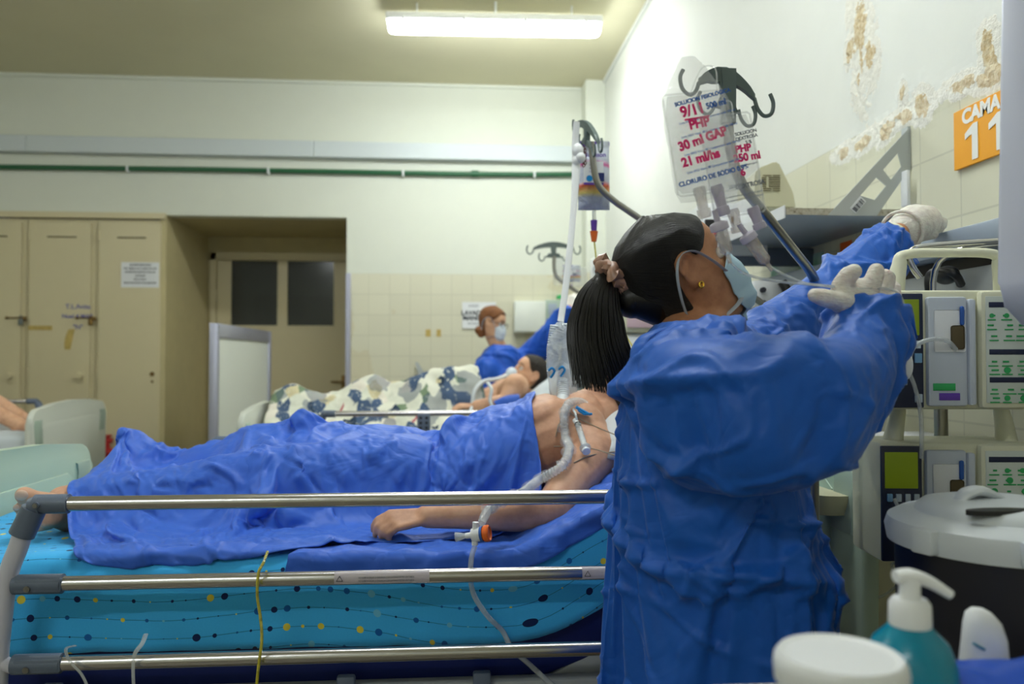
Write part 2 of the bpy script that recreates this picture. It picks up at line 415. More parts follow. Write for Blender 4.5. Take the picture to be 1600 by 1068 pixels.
# lockers
lx = [-4.36, -3.845, -3.325, -2.8, RX0 - .003]
labs = ['cream metal locker at the far left with no writing', 'cream locker with bolted hasp, left of the one marked in blue ink', 'cream locker marked with blue handwriting, beside a padlocked hasp', 'cream locker carrying a white printed notice, next to the door recess']
for i in range(1, 4):
    x0, x1 = lx[i], lx[i + 1]; xm = (x0 + x1) / 2
    t = thing('locker', (xm, YB + .2, 0), labs[i], 'locker', 'lockers built into the back wall')
    b = MB(); b.box2((x0 + .002, YB + .012, .0), (x1 - .002, YB + .45, RZ - .04)); b.build('carcass', M['cream'], t, smooth=False)
    b = MB(); b.box2((x0 + .03, YB - .012, .12), (x1 - .035, YB + .010, RZ - .07), .003)
    d = b.build('door', M['cream'], t, smooth=False)
    MB().box2((xm - .10, YB - .016, 2.262), (xm + .12, YB - .0125, 2.272)).build('vent_slot', M['slot'], d, smooth=False)
    if i == 3:
        b = MB(); b.cyl((x1 - .09, YB - .012, 1.19), (x1 - .09, YB - .02, 1.19), .017); b.build('lock', M['brass'], d); MB().cyl((x1 - .09, YB - .012, 1.13), (x1 - .09, YB - .016, 1.13), .010).build('keyhole', M['brass'], d)
    else:
        b = MB(); b.box((x1 - .10, YB - .015, 1.165), (.055, .006, .09), bev=.002); b.cyl((x1 - .10, YB - .018, 1.175), (x1 - .10, YB - .035, 1.175), .010); b.cyl((x1 - .10, YB - .035, 1.175), (x1 - .10, YB - .055, 1.175), .026, .022); b.build('knob', M['cream'], d)
    for z in (2.28, 1.2, .35): MB().cyl((x0 + .024, YB - .012, z - .035), (x0 + .024, YB - .012, z + .035), .007, seg=10).build('hinge', M['cream'], t)
    if i < 3:
        z = 1.63; b = MB(); b.tube([(x1 - .13, YB - .026, z), (x1 - .02, YB - .026, z)], .004, 8); b.cyl((x1 - .13, YB - .012, z), (x1 - .13, YB - .032, z), .010, seg=10); b.box((x1 - .01, YB - .02, z - .005), (.05, .012, .03), bev=.002); b.build('hasp', M['brass'], t)
        tp = MB(); tp.box((x1 - .02, YB - .035, z - .035), (.035, .014, .05), bev=.005); tp.tube([(x1 - .03, YB - .035, z - .012), (x1 - .03, YB - .035, z + .012), (x1 - .02, YB - .035, z + .02), (x1 - .01, YB - .035, z + .012), (x1 - .01, YB - .035, z - .012)], .003, 8)
        tag(tp.build('padlock', M['brass'] if i == 2 else M['iron']), ['dark padlock hanging on the left hasp of the lockers', 'brass padlock on the hasp beside the blue writing'][i - 1], 'padlock')
    if i == 2:
        bl = mat('blue_marker', rgb(92, 92, 170), .7)
        for k, (s, u, v, sz) in enumerate((('T.L.Anita', 122, 479, .052), ('Noel 4 MAR', 121, 494, .046), ('"N"', 122, 511, .05))):
            p = at(u, v, YB - .013); text(s, sz, bl, d, 'handwriting', (p.x, YB - .0135, p.z), (1, 0, 0), (0, 0, 1), bold=.0006)
        p = at(107, 530, YB); b = MB(); b.grid(lambda a, c, p=p: Vector((p.x + (a - .5) * .045 * (1 + .3 * math.sin(c * 3)) + .03 * c * c, YB - .0128, p.z + (c - .5) * .16)), 4, 8); b.build('stain', M['brownstain'], d)
    if i == 1:
        p = at(60, 512, YB); MB().box((p.x + .02, YB - .013, p.z), (.18, .0015, .035)).build('tape', M['brownstain'], d, smooth=False)
    if i == 3:
        p0, p1 = at(190, 449, YB), at(250, 410, YB)
        n = MB().box2((p0.x, YB - .014, p0.z), (p1.x, YB - .0125, p1.z)).build('notice', M['paper'], smooth=False)
        tag(n, 'white printed notice taped to the locker by the recess', 'notice')
        cx = (p0.x + p1.x) / 2; H = p1.z - p0.z
        for k, (s, w) in enumerate((('ADVERTENCIA!!!', .022), ('NO DEJAR LAS COSAS DE LOS', .0185), ('PACIENTES DENTRO DE LOS', .018), ('LOCKERS', .018), ('DE LA SALA', .018), ('GRACIAS POR COLABORAR', .02))):
            text(s, w, M['ink'], n, 'printed_line', (cx, YB - .0142, p1.z - .022 - k * (H - .03) / 6), (1, 0, 0), (0, 0, 1), bold=.0005)
b = MB(); p = at(168, 694, YB - .08); b.cyl((p.x, YB - .08, 0), (p.x, YB - .08, p.z + .06), .018, seg=14); b.cyl((p.x - .03, YB - .08, p.z + .03), (p.x + .035, YB - .08, p.z + .03), .02, seg=14); b.cyl((p.x, YB - .08, p.z - .06), (p.x + .05, YB - .08, p.z - .06), .03, seg=14); b.cyl((p.x, YB - .08, p.z + .06), (p.x, YB - .08, p.z + .075), .03, seg=14)
tag(b.build('standpipe_valve', M['red']), 'red pipe valve standing low in front of the lockers', 'valve')
b = MB(); b.box2((-4.598, YF, 0), (-4.5, 0, .1))
# ceiling cove line
b = MB(); b.box2((XL, YB - .02, ZC - .03), (1.075, YB, ZC), .006); struct(b.build('trim_4', M['back'], smooth=False))
b = MB(); b.box2((XR - .022, YF, ZC - .03), (XR, 6.3, ZC), .006); struct(b.build('trim_5', M['right'], smooth=False))
# trunking and green pipe
t = thing('cable_trunking', (-1.6, YB - .03, 2.92), 'long white cable trunking running along the back wall', 'cable trunking')
edges = [XL + .01, at(48, 230, YB).x, at(492, 240, YB).x, 1.07]
for x0, x1 in zip(edges, edges[1:]): MB().box2((x0 + .001, YB - .075, 2.922), (x1 - .001, YB - .002, 3.052), .005).build('trunking_cover', M['trunk'], t, smooth=False)
t = thing('wall_pipe', (-1.6, YB - .04, 2.83), 'dark green pipe clipped to the wall below the trunking', 'pipe')
pz = [(-4.59, 2.80), (-2.0, 2.815), (-.9, 2.815), (0, 2.815), (.6, 2.82), (1.075, 2.83)]
MB().tube([(x, YB - .032, z) for x, z in pz], .02, 16).build('pipe', M['pipe'], t)
b = MB(); p = at(742, 274, YB - .03); b.cyl((p.x - .03, YB - .032, 2.8185), (p.x + .03, YB - .032, 2.8185), .027); b.build('coupling', M['pipe'], t)
for u in (200, 420, 630, 835):
    p = at(u, 265, YB - .03); z = float(np.interp(p.x, [q[0] for q in pz], [q[1] for q in pz])); MB().box((p.x, YB - .028, z - .006), (.016, .056, .046), bev=.004).build('pipe_clip', M['white'], t)
# ------------------------------------------------------------ ceiling fixtures
M['tube_on'] = emit('lit_diffuser', (0.93, 0.99, 1.0, 1), LAMP_MAIN); M['tube_on2'] = emit('lit_diffuser_other', (0.93, 0.99, 1.0, 1), LAMP_OTHER); M['tube_on3'] = emit('lit_diffuser_rear', (0.93, 0.99, 1.0, 1), LAMP_OTHER * 1.35)
def fixture(c, L, ang, m, label):
    t = thing('ceiling_light', c, label, 'ceiling light', rz=ang); c = Vector(c)
    Rz = Matrix.Rotation(ang, 3, 'Z'); P = lambda x, y, z: c + Rz @ Vector((x, y, z))
    b = MB(); b.box(P(0, 0, .035), (L, .135, .05), (0, 0, ang), .012, 3); b.build('housing', M['white'], t)
    b = MB(); sec = [(-.062, .012), (-.058, -.02), (-.04, -.045), (.04, -.045), (.058, -.02), (.062, .012)]
    n = len(sec); rings = []
    for sx, k in ((-.49, .72), (-.482, .92), (-.46, 1), (.46, 1), (.482, .92), (.49, .72)):
        rings.append([b.bm.verts.new(P(sx * L, y * k, z if z > 0 else z * k)) for y, z in sec])
    for A, B in zip(rings, rings[1:]):
        for i in range(n): b.bm.faces.new((A[i], A[(i + 1) % n], B[(i + 1) % n], B[i]))
    b.bm.faces.new(rings[0]); b.bm.faces.new(rings[-1][::-1]); b.build('diffuser', m, t)
    for sx in (-.42, -.14, .14, .42):
        for sy in (-1, 1): MB().box(P(sx * L, sy * .07, .012), (.022, .012, .035), (0, 0, ang), .003).build('clip', M['white'], t)
    b = MB()
    for sx in (-.36, .36): b.cyl(P(sx * L, 0, .06), (P(sx * L, 0, 0).x, P(sx * L, 0, 0).y, ZC), .006, seg=8)
    b.build('hanger_rod', M['white'], t)
    MB().tube([P(0, -.04, .06), P(.005, -.04, .08), (P(.004, -.04, 0).x, P(.004, -.04, 0).y, ZC)], .009, 10).build('supply_conduit', M['white'], t)
    return t
FZ = 3.42; pa, pb = atz(604, 38, FZ), atz(940, 44, FZ); fc = (pa + pb) / 2
fixture(fc, (pb - pa).length, math.atan2(pb.y - pa.y, pb.x - pa.x), M['tube_on'], 'lit fluorescent batten hanging under the ceiling at top centre')
fixture((-3.2, 2.6, FZ), 1.3, 0, M['tube_on2'], 'lit fluorescent batten above the bed row on the left')
fixture((.1, 1.9, FZ), 1.3, 0, M['tube_on'], 'lit fluorescent batten above the nearest bed')
fixture((-1.9, -1.6, FZ), 1.3, 0, M['tube_on3'], 'lit fluorescent batten behind the camera')
# ------------------------------------------------------------ beds
BX, BY = -.10, 2.05                      # centre of the nearest bed
TOPZ = .915; HINGE, ALPHA = .20, R(25)   # mattress top, hinge in bed coordinates, backrest angle
def bend(s, n, x0=0.0):
    """point on a section bent at the hinge: s along the bed, n above the mattress top"""
    r = .12; a = ALPHA
    if s < HINGE: return s, TOPZ + n
    L = s - HINGE; k = r
    if L < k * a: th = L / k
    else: th = a
    bx = HINGE + k * math.sin(th) + (L - k * th) * math.cos(th) * (1 if L >= k * a else 0); bz = k * (1 - math.cos(th)) + (L - k * th) * math.sin(th) * (1 if L >= k * a else 0)
    return bx - n * math.sin(th), TOPZ + bz + n * math.cos(th)
def surf(x, y=0):
    """mattress top height of the nearest bed at world x"""
    s = x - BX
    return TOPZ + (max(0, s - HINGE - .01) * math.tan(ALPHA))
def make_bed(label, boardmat, cx, cy, rz=0, warn=False):
    t = thing('hospital_bed', (cx, cy, 0), label, 'bed', rz=0)
    def P(x, y, z): return Vector((cx + x, cy + y, z))
    def board(name, x, sgn, ztop):
        pts = []; w, r = .545, .07; zb = .60
        for a in range(0, 91, 15): pts.append((w - r + r * math.sin(R(a)), ztop - .03 - r + r * math.cos(R(a)) + .0))
        pts = [(-w, zb)] + [(w, zb)] + [(p[0], p[1]) for p in pts[::-1]] + [(.25, ztop - .008), (0, ztop), (-.25, ztop - .008)] + [(-p[0], p[1]) for p in pts]
        b = MB(); b.prism(pts, P(x, 0, 0), (0, 1, 0), (0, 0, 1), .035, bev=.012); o = b.build(name, boardmat, t)
        ins = [(-.40, .70), (.40, .70), (.425, ztop - .13), (.38, ztop - .105), (-.38, ztop - .105), (-.425, ztop - .13)]
        b = MB(); b.prism(ins, P(x - .003, 0, 0), (0, 1, 0), (0, 0, 1), .041, bev=.004); b.build('inset_panel', boardmat, o)
        for sy in (-1, 1):
            sl = [(-.055, -.10), (.03, -.10), (.05, .0), (.04, .028), (-.045, .028), (-.03, 0)]
            b = MB(); b.prism([(q[0] * sy, q[1]) for q in (sl if sy > 0 else sl[::-1])], P(x - .0045, sy * .475, ztop - .11), (0, 1, 0), (0, 0, 1), .044, bev=.004); b.build('hand_grip', M['boardin'], o)
        return o
    board('footboard', -1.055, -1, 1.075); board('headboard', .90, 1, 1.16)
    # frame
    b = MB()
    for sy in (-1, 1): b.box2(P(-1.0, sy * .47 - .018, .60), P(.89, sy * .47 + .018, .675), .006)
    b.box2(P(-1.02, -.47, .61), P(-.97, .47, .67), .006); b.box2(P(.85, -.47, .61), P(.89, .47, .67), .006)
    b.build('main_frame', M['frame'], t)
    MB().box2(P(-.96, -.42, .635), P(HINGE, .42, .655), .004).build('deck', M['frame'], t)
    # raised backrest section
    c, s_ = math.cos(ALPHA), math.sin(ALPHA); b = MB(); Rm = Matrix.Rotation(-ALPHA, 4, 'Y')
    for y in (-.43, .43): b.box(P(HINGE + .31 * c + .07, y, .64 + .33 * s_ - .02), (.66, .035, .05), Rm, .005)
    b.box(P(HINGE + .31 * c + .07, 0, .64 + .33 * s_ + .012), (.66, .82, .012), Rm, .003); b.build('backrest', M['frame'], t)
    b = MB()
    for y in (-.40,): b.box(P(HINGE + .30, y - .05, .70), (.55, .03, .035), Matrix.Rotation(-R(33), 4, 'Y'), .004)
    b.build('support_arm', M['frame'], t)
    for x in (-.64, -.10, .16):
        b = MB(); b.box(P(x, -.492, .655), (.035, .02, .085), bev=.005); b.cyl(P(x, -.50, .66), P(x, -.512, .66), .009, seg=16); b.build('pivot_plate', M['grey'], t)
    b = MB(); b.box2(P(-.9, -.3, .22), P(.9, -.24, .28), .01); b.box2(P(-.9, .24, .22), P(.9, .3, .28), .01); b.box2(P(-.93, -.36, .2), P(-.86, .36, .27), .01); b.box2(P(.86, -.36, .2), P(.93, .36, .27), .01)
    b.build('base_frame', M['frame'], t)
    for x in (-.6, .6):
        b = MB(); b.box2(P(x - .06, -.12, .25), P(x + .06, .12, .62), .01); b.build('lift_column', M['frame'], t)
    for x in (-.88, .88):
        for y in (-.33, .33):
            b = MB(); b.cyl(P(x, y - .02, .075), P(x, y + .02, .075), .075); w = b.build('castor', M['black'], t); MB().box(P(x, y, .17), (.05, .06, .09), bev=.01).build('castor_fork', M['grey'], w)
    # folding side rails
    zt, zm, zl = 1.041, .898, .756
    for sy in (-1, 1):
        y = sy * .55; g = bpy.data.objects.new('side_rail', None); COL.objects.link(g); g.parent = t; WORLD[g.name] = wm(t).copy()
        for z, x0, x1 in ((zt, -.63, .60), (zm, -.62, .62), (zl, -.63, .62)):
            b = MB(); b.cyl(P(x0, y, z), P(x1, y, z), .0132, seg=28); b.build('rail_tube', M['steel'], g)
        for k in (-1, 1):
            xo = .0 if k < 0 else -.07
            def Q(x, z, dy=0): return P(k * x + xo if k > 0 else -x, y + dy, z)
            b = MB(); pts = spline([Q(.662, zt - .035), Q(.674, zt - .075), Q(.692, zt - .13), Q(.702, zt - .22), Q(.706, zm - .14), Q(.708, .62), Q(.708, .56)], 6)
            b.tube(pts, .0165, 20); b.build('post', M['white_tube'], g)
            b = MB(); b.tube([Q(.588, zt), Q(.646, zt)], .0175, 20); b.tube([Q(.636, zt - .002), Q(.654, zt - .005)], [.0195, .016], 20); b.tube([Q(.648, zt - .008), Q(.669, zt - .054)], [.021, .022], 20)
            b.cyl(Q(.636, zt + .001, -.0175 * 1), Q(.636, zt + .001, -.0215), .006, seg=14)
            o = b.build('rail_bracket', M['grey'], g)
            MB().cyl(Q(.636, zt + .001, -.021), Q(.636, zt + .001, -.0235), .0042, seg=12).build('screw', M['screw'], o)
            for z in (zm, zl):
                b = MB(); b.tube([Q(.597, z), Q(.680, z)], .0175, 20); b.box(Q(.635, z, -.001), (.085, .030, .026), bev=.006); o = b.build('rail_bracket', M['grey'], g)
                MB().cyl(Q(.650, z - .004, -.016), Q(.650, z - .004, -.020), .0055, seg=12).build('screw', M['screw'], o)
                b = MB(); b.tube([Q(.676, z - .008), Q(.70, z + .004)], [.010, .014], 12); b.build('weld', M['white_tube'], o)
        for x in ((-.02,) if sy < 0 else (.1,)):
            pass
    return t
bed1 = make_bed('nearest hospital bed with pale green boards and steel side rails', M['board'], BX, BY)
M['warn'] = mat('warning_label', rgb(205, 196, 204), .4)
b = None
for u0, u1, on in ((522, 671, 'long'), (910, 1010, 'short')):
    x0, x1 = at(u0, 889, 1.487).x, at(u1, 889, 1.487).x
    b = MB(); y, z, rr = BY - .55, .898, .0134
    b.grid(lambda a, c: Vector((x0 + (x1 - x0) * a, y - rr * math.cos((c - .35) * 1.9), z + rr * math.sin((c - .35) * 1.9))), 1, 8)
    o = b.build('warning_label', M['warn'], bed1)
    tri = MB(); w = .010
    cx = x0 + .010
    for k in range(3):
        a = math.pi / 2 + k * 2 * math.pi / 3; a2 = a + 2 * math.pi / 3
        tri.tube([(cx + .0065 * math.cos(a), y - .0138, z + .0005 + .0065 * math.sin(a)), (cx + .0065 * math.cos(a2), y - .0138, z + .0005 + .0065 * math.sin(a2))], .0005, 6)
    tri.build('warning_triangle', M['ink'], o)
    for r_ in range(2): text('NO SUBIR NI BAJAR LA BARANDA CON LA MANO ENTRE LOS TUBOS' if on == 'long' else 'ATENCION LEER EL MANUAL ANTES', .0052, M['red'] if on == 'short' else M['greyink'], o, 'printed_line', ((x0 + x1) / 2 + .008, y - .0137, z + .0028 - .006 * r_), (1, 0, 0), (0, 0, 1), depth=.0001, xs=.62 if on == 'long' else .6)
bed2 = make_bed('hospital bed with off white boards and floral bedding, between nearest bed and far wall', M['boardw'], .03, 4.45)
# perforated latch plate on its near rail
p = at(662, 664, 3.885); b = MB(); b.box((p.x, 3.882, p.z), (.062, .012, .11), bev=.006); o = b.build('latch_plate', M['grey'], bed2)
for i in range(2):
    for j in range(4): MB().cyl((p.x - .014 + .028 * i, 3.8765, p.z - .036 + .024 * j), (p.x - .014 + .028 * i, 3.8745, p.z - .036 + .024 * j), .007, seg=12).build('hole', M['black'], o)
bed3 = make_bed('hospital bed at the left edge with a grey white footboard', M['boardw'], 0, 0)
B3 = Matrix.Translation((-3.196, 4.628, 0)) @ Matrix.Rotation(math.pi + R(5), 4, 'Z')
bed3.location = B3.translation; bed3.rotation_euler = (0, 0, math.pi + R(5)); WORLD[bed3.name] = B3
def sheet_pattern(t):
    uv = t.node('ShaderNodeTexCoord').outputs['UV']; s = t.sep(uv); u, v = s[0], s[1]
    RR = .036; C = .034
    v2 = t.math('ADD', v, t.math('MULTIPLY', t.math('SINE', t.math('MULTIPLY', u, 11.0)), .012)); v2 = t.math('ADD', v2, t.math('MULTIPLY', t.math('SINE', t.math('MULTIPLY', u, 4.3)), .018))
    row = t.math('FLOOR', t.math('DIVIDE', v2, RR)); fv = t.math('MULTIPLY', t.math('SUBTRACT', t.math('FRACT', t.math('DIVIDE', v2, RR)), .5), RR)
    u2 = t.math('ADD', t.math('DIVIDE', u, C), t.math('MULTIPLY', t.wn(t.comb(row, 3.3, 0.0)), 9.0))
    colm = t.math('FLOOR', u2); fu = t.math('MULTIPLY', t.math('SUBTRACT', t.math('FRACT', u2), .5), C)
    k = t.comb(row, colm, .5); r1 = t.wn(k); r2 = t.wn(t.comb(row, colm, 7.5)); r3 = t.wn(t.comb(row, colm, 4.1))
    fu = t.math('ADD', fu, t.math('MULTIPLY', t.math('SUBTRACT', r3, .5), .014))
    d = t.math('SQRT', t.math('ADD', t.math('MULTIPLY', fu, fu), t.math('MULTIPLY', fv, fv)))
    rad = t.math("ADD", .0014, t.math("MULTIPLY", t.math("MULTIPLY", r1, r1), .0066)); dot = t.math('LESS_THAN', d, rad)
    line = t.math('LESS_THAN', t.math('ABSOLUTE', fv), .0006)
    c = t.ramp(r2, [(0, rgb(18, 40, 90)), (.36, rgb(22, 96, 172)), (.6, rgb(222, 206, 74)), (.85, rgb(110, 190, 226))], True)
    n = t.noise(uv, 260, 2); base = t.mix(t.math('MULTIPLY', n, .4), rgb(68, 184, 246), rgb(48, 158, 232))
    base = t.mix(t.math('MULTIPLY', line, .75), base, rgb(18, 70, 110)); t.set('Base Color', t.mix(dot, base, c))
    t.set('Roughness', .85); t.bump(n, .15, .001); t.set('Sheen Weight', .15)
M['sheet'] = mmat('turquoise_dotted_cotton', sheet_pattern, spec=.2)
def floral(t):
    uv = t.coord('UV'); uv = t.scl(uv, (1.7, 1.7, 1)); n = t.noise(uv, 6, 3, .6); v = t.vor(uv, 9); vc = t.node('ShaderNodeTexVoronoi'); t._in(vc.inputs['Vector'], t.mix(.04, uv, t.noise(uv, 20, 3, out='Color'))); vc.inputs['Scale'].default_value = 11
    r = t.sep(vc.outputs['Color'])[0]
    c = t.ramp(r, [(0, rgb(224, 224, 208)), (.30, rgb(72, 92, 122)), (.52, rgb(214, 216, 200)), (.66, rgb(120, 140, 112)), (.74, rgb(228, 222, 208)), (.82, rgb(190, 104, 110)), (.87, rgb(44, 62, 84)), (.94, rgb(206, 196, 158))], True)
    m2 = t.math('GREATER_THAN', t.noise(uv, 34, 3, .7), .60); c2 = t.mix(t.math('MULTIPLY', m2, .75), c, rgb(226, 226, 212))
    m3 = t.math('GREATER_THAN', t.noise(uv, 4.2, 2), .55); c2 = t.mix(t.math('MULTIPLY', m3, .55), c2, rgb(70, 86, 112)); t.set('Base Color', c2)
M['floral'] = mmat('floral_cotton', floral, rough=.85, spec=.2)
M['whitelinen'] = mat('white_linen', rgb(206, 214, 220), .85, bump=.2, bscale=30, spec=.2)
def soft_box(name, m, cx, cy, halfw, s0, s1, thick, label, cat, wr=.003, off=0, skirt=None, flat=False, seed=0, thin=.008):
    """bedding layer that follows the bent bed section; cross-section runs over the top and down both sides"""
    b = MB(); skirt = thick if skirt is None else skirt; rr = .035
    per = [(-halfw, -skirt)]
    for k in range(5): a = R(90) * k / 4; per.append((-halfw + rr - rr * math.cos(a), -rr + rr * math.sin(a)))
    for k in range(1, 24): per.append((-halfw + rr + (2 * halfw - 2 * rr) * k / 24, 0))
    for k in range(5): a = R(90) * (1 - k / 4); per.append((halfw - rr + rr * math.cos(a), -rr + rr * math.sin(a)))
    per.append((halfw, -skirt))
    P2 = []                                              # resample
    acc = [0]
    for p, q in zip(per, per[1:]): acc.append(acc[-1] + math.hypot(q[0] - p[0], q[1] - p[1]))
    L = acc[-1]; NV = int(L / .015)
    for j in range(NV + 1):
        w = L * j / NV; P2.append((float(np.interp(w, acc, [p[0] for p in per])), float(np.interp(w, acc, [p[1] for p in per])), w))
    NU = int((s1 - s0) / .015); uvl = b.bm.loops.layers.uv.verify(); G = []
    for i in range(NU + 1):
        s = s0 + (s1 - s0) * i / NU; row = []
        for (y, n, w) in P2:
            q = Vector((s * 3.2 + seed, w * 7, 0)); d = wr * (noise.noise(q * 1.7) * 1.6 + noise.noise(Vector((s * 11 + w * 16, w * 5 - s * 5, seed))) * .9)
            nn = n + off + (d if abs(y) < halfw - .01 else 0)
            yy = y + (math.copysign(abs(d) * 1.5, y) if abs(y) > halfw - .03 else 0)
            if n < -.04: yy += math.copysign(.004 * noise.noise(Vector((s * 14, w * 3, 5 + seed))), y); nn += .010 * noise.noise(Vector((s * 3, 2, seed))) * (1 if n < -skirt + .02 else 0)
            X, Z = (s, TOPZ + nn) if flat else bend(s, nn); row.append(b.bm.verts.new((cx + X, cy + yy, Z)))
        G.append(row)
    for i in range(NU):
        for j in range(NV):
            f = b.bm.faces.new((G[i][j], G[i + 1][j], G[i + 1][j + 1], G[i][j + 1]))
            for lp, (a, c) in zip(f.loops, ((i, j), (i + 1, j), (i + 1, j + 1), (i, j + 1))): lp[uvl].uv = (s0 + (s1 - s0) * a / NU, P2[c][2])
    for (ii, rv) in ((0, False), (NU, True)):            # end flaps
        prev = G[ii]; row = []
        for (y, n, w), v in zip(P2, prev):
            s = (s0 if ii == 0 else s1); X, Z = (s, TOPZ - thick + off) if flat else bend(s, -thick + off); row.append(b.bm.verts.new((cx + X + (v.co.x - cx - ((s) if flat else bend(s, n + off)[0])) * 0, cy + y, Z)))
        for j in range(NV):
            q = (prev[j], prev[j + 1], row[j + 1], row[j]); f = b.bm.faces.new(q if not rv else q[::-1])
            for lp, (dj, dn) in zip(f.loops, ((0, 0), (1, 0), (1, thick), (0, thick)) if not rv else ((0, thick), (1, thick), (1, 0), (0, 0))): lp[uvl].uv = ((s0 if ii == 0 else s1) + dn, P2[j + dj][2])
    bmesh.ops.recalc_face_normals(b.bm, faces=b.bm.faces[:])
    me = b.mesh(True, 60); o = link(name, me, m)
    sd = o.modifiers.new('thickness', 'SOLIDIFY'); sd.thickness = thin; sd.offset = 0
    return tag(o, label, cat)
def mattress(cx, cy, label, m, halfw=.455, z0=.660):
    b = MB(); n = 60; G = []
    for i in range(n + 1):
        s = -1.0 + 1.80 * i / n; x1, zt = bend(s, -.010); x0, zb = bend(s, z0 - TOPZ)
        G.append([b.bm.verts.new((cx + x, cy + y, z)) for (x, y, z) in ((x0, -halfw + .008, zb), (x0, -halfw, zb + .012), (x1, -halfw, zt - .015), (x1, -halfw + .015, zt), (x1, halfw - .015, zt), (x1, halfw, zt - .015), (x0, halfw, zb + .012), (x0, halfw - .008, zb))])
    for A, B in zip(G, G[1:]):
        for k in range(8): b.bm.faces.new((A[k], A[(k + 1) % 8], B[(k + 1) % 8], B[k]))
    b.bm.faces.new(G[0][::-1]); b.bm.faces.new(G[-1]); return tag(b.build('mattress', m), label, 'mattress')
mattress(BX, BY, 'navy vinyl mattress under the turquoise sheet on the nearest bed', M['navy'])
sheet1 = soft_box('fitted_sheet', M['sheet'], BX, BY, .468, -1.0, .80, .17, 'turquoise sheet with strings of coloured dots on the nearest bed', 'bed sheet', wr=.0045)
mattress(.03, 4.45, 'navy vinyl mattress on the bed with floral bedding', M['navy'])
soft_box('fitted_sheet', M['floral'], .03, 4.45, .468, -1.0, .80, .17, 'floral fitted sheet under the far patient', 'bed sheet', seed=9)
o = soft_box('fitted_sheet', M['whitelinen'], 0, 0, .468, -1.0, .80, .17, 'white sheet on the bed at the left edge', 'bed sheet', seed=4)
def flip(o):
    o.location = B3 @ o.location; o.rotation_euler = (0, 0, math.pi + R(5))
flip(o); o = mattress(0, 0, 'navy vinyl mattress on the bed at the left edge', M['navy']); flip(o)
# privacy screen panel
xs = -1.44; ya, yb = 4.95, 6.40; t = thing('privacy_screen', (xs, (ya + yb) / 2, 0), 'white privacy screen panel in an aluminium frame, before the ward door', 'screen')
MB().box2((xs - .008, ya + .03, .12), (xs + .008, yb - .03, 1.44), .002).build('panel', M['whiteboard'], t, smooth=False)
zt = 1.525
for a, c, nm in (((xs - .025, ya, .03), (xs + .025, ya + .045, zt), 'frame_post'), ((xs - .025, yb - .045, .03), (xs + .025, yb, zt), 'frame_post'), ((xs - .022, ya + .045, zt - .085), (xs + .022, yb - .045, zt), 'frame_rail'), ((xs - .022, ya + .045, .08), (xs + .022, yb - .045, .13), 'frame_rail')):
    MB().box2(a, c, .004).build(nm, M['alu'], t)
for y in (ya + .02, yb - .02): MB().box2((xs - .2, y - .02, 0), (xs + .2, y + .02, .03), .005).build('foot', M['alu'], t)
for z in (1.50, 1.465): MB().cyl((xs + .0245, ya + .02, z), (xs + .027, ya + .02, z), .006, seg=10).build('screw', M['screw'], t)
# ------------------------------------------------------------ figures: builders
def _skin(c1, c2, c3):
    def fn(t):
        p = t.coord(); n = t.noise(p, 14, 5, .6); n2 = t.noise(p, 90, 4)
        t.set('Base Color', t.ramp(t.math('ADD', t.math('MULTIPLY', n, .8), t.math('MULTIPLY', n2, .2)), [(.3, c1), (.5, c2), (.72, c3)]))
        t.set('Roughness', .5); t.set('Subsurface Weight', .08); t.b.inputs['Subsurface Radius'].default_value = (.02, .008, .004); t.b.inputs['Subsurface Scale'].default_value = .3
        t.bump(n2, .12, .002)
    return fn
M['skin1'] = mmat('skin_tan', _skin(rgb(172, 126, 100), rgb(200, 152, 124), rgb(214, 170, 142)), spec=.35)
M['skin2'] = mmat('skin_olive', _skin(rgb(150, 98, 66), rgb(182, 128, 92), rgb(198, 146, 108)), spec=.35)
M['skin3'] = mmat('skin_fair', _skin(rgb(190, 140, 112), rgb(216, 168, 136), rgb(228, 184, 152)), spec=.35)
M['eye'] = mat('eyeball', rgb(230, 226, 220), .15); M['iris'] = mat('dark_iris', rgb(34, 22, 16), .1)
def _hair(c1, c2):
    def fn(t):
        u = t.coord('UV'); n = t.noise(t.scl(u, (130, 2.5, 1)), 1.0, 5, .7)
        t.set('Base Color', t.ramp(n, [(.4, c1), (.72, c2)])); t.set('Roughness', .42); t.set('Specular IOR Level', .4); t.bump(n, .9, .006)
    return fn
M['hairblack'] = mmat('black_hair', _hair(rgb(7, 6, 6), rgb(26, 22, 20)), spec=.5)
M['hairginger'] = mmat('auburn_hair', _hair(rgb(96, 54, 22), rgb(176, 112, 58)), spec=.4)
M['hairdark'] = mmat('short_dark_hair', _hair(rgb(28, 22, 18), rgb(62, 50, 40)), spec=.3)
HT = [(-.118, .052, .018, .016), (-.110, .076, -.012, .034), (-.092, .085, -.034, .046), (-.072, .081, -.05, .054), (-.05, .085, -.064, .060), (-.03, .083, -.077, .066),
      (-.01, .081, -.087, .070), (.01, .081, -.094, .0715), (.03, .087, -.098, .0725), (.05, .087, -.098, .0725), (.07, .079, -.092, .069), (.088, .063, -.078, .058), (.104, .038, -.048, .038), (.1145, .010, -.014, .010)]
_hz = [h[0] for h in HT]
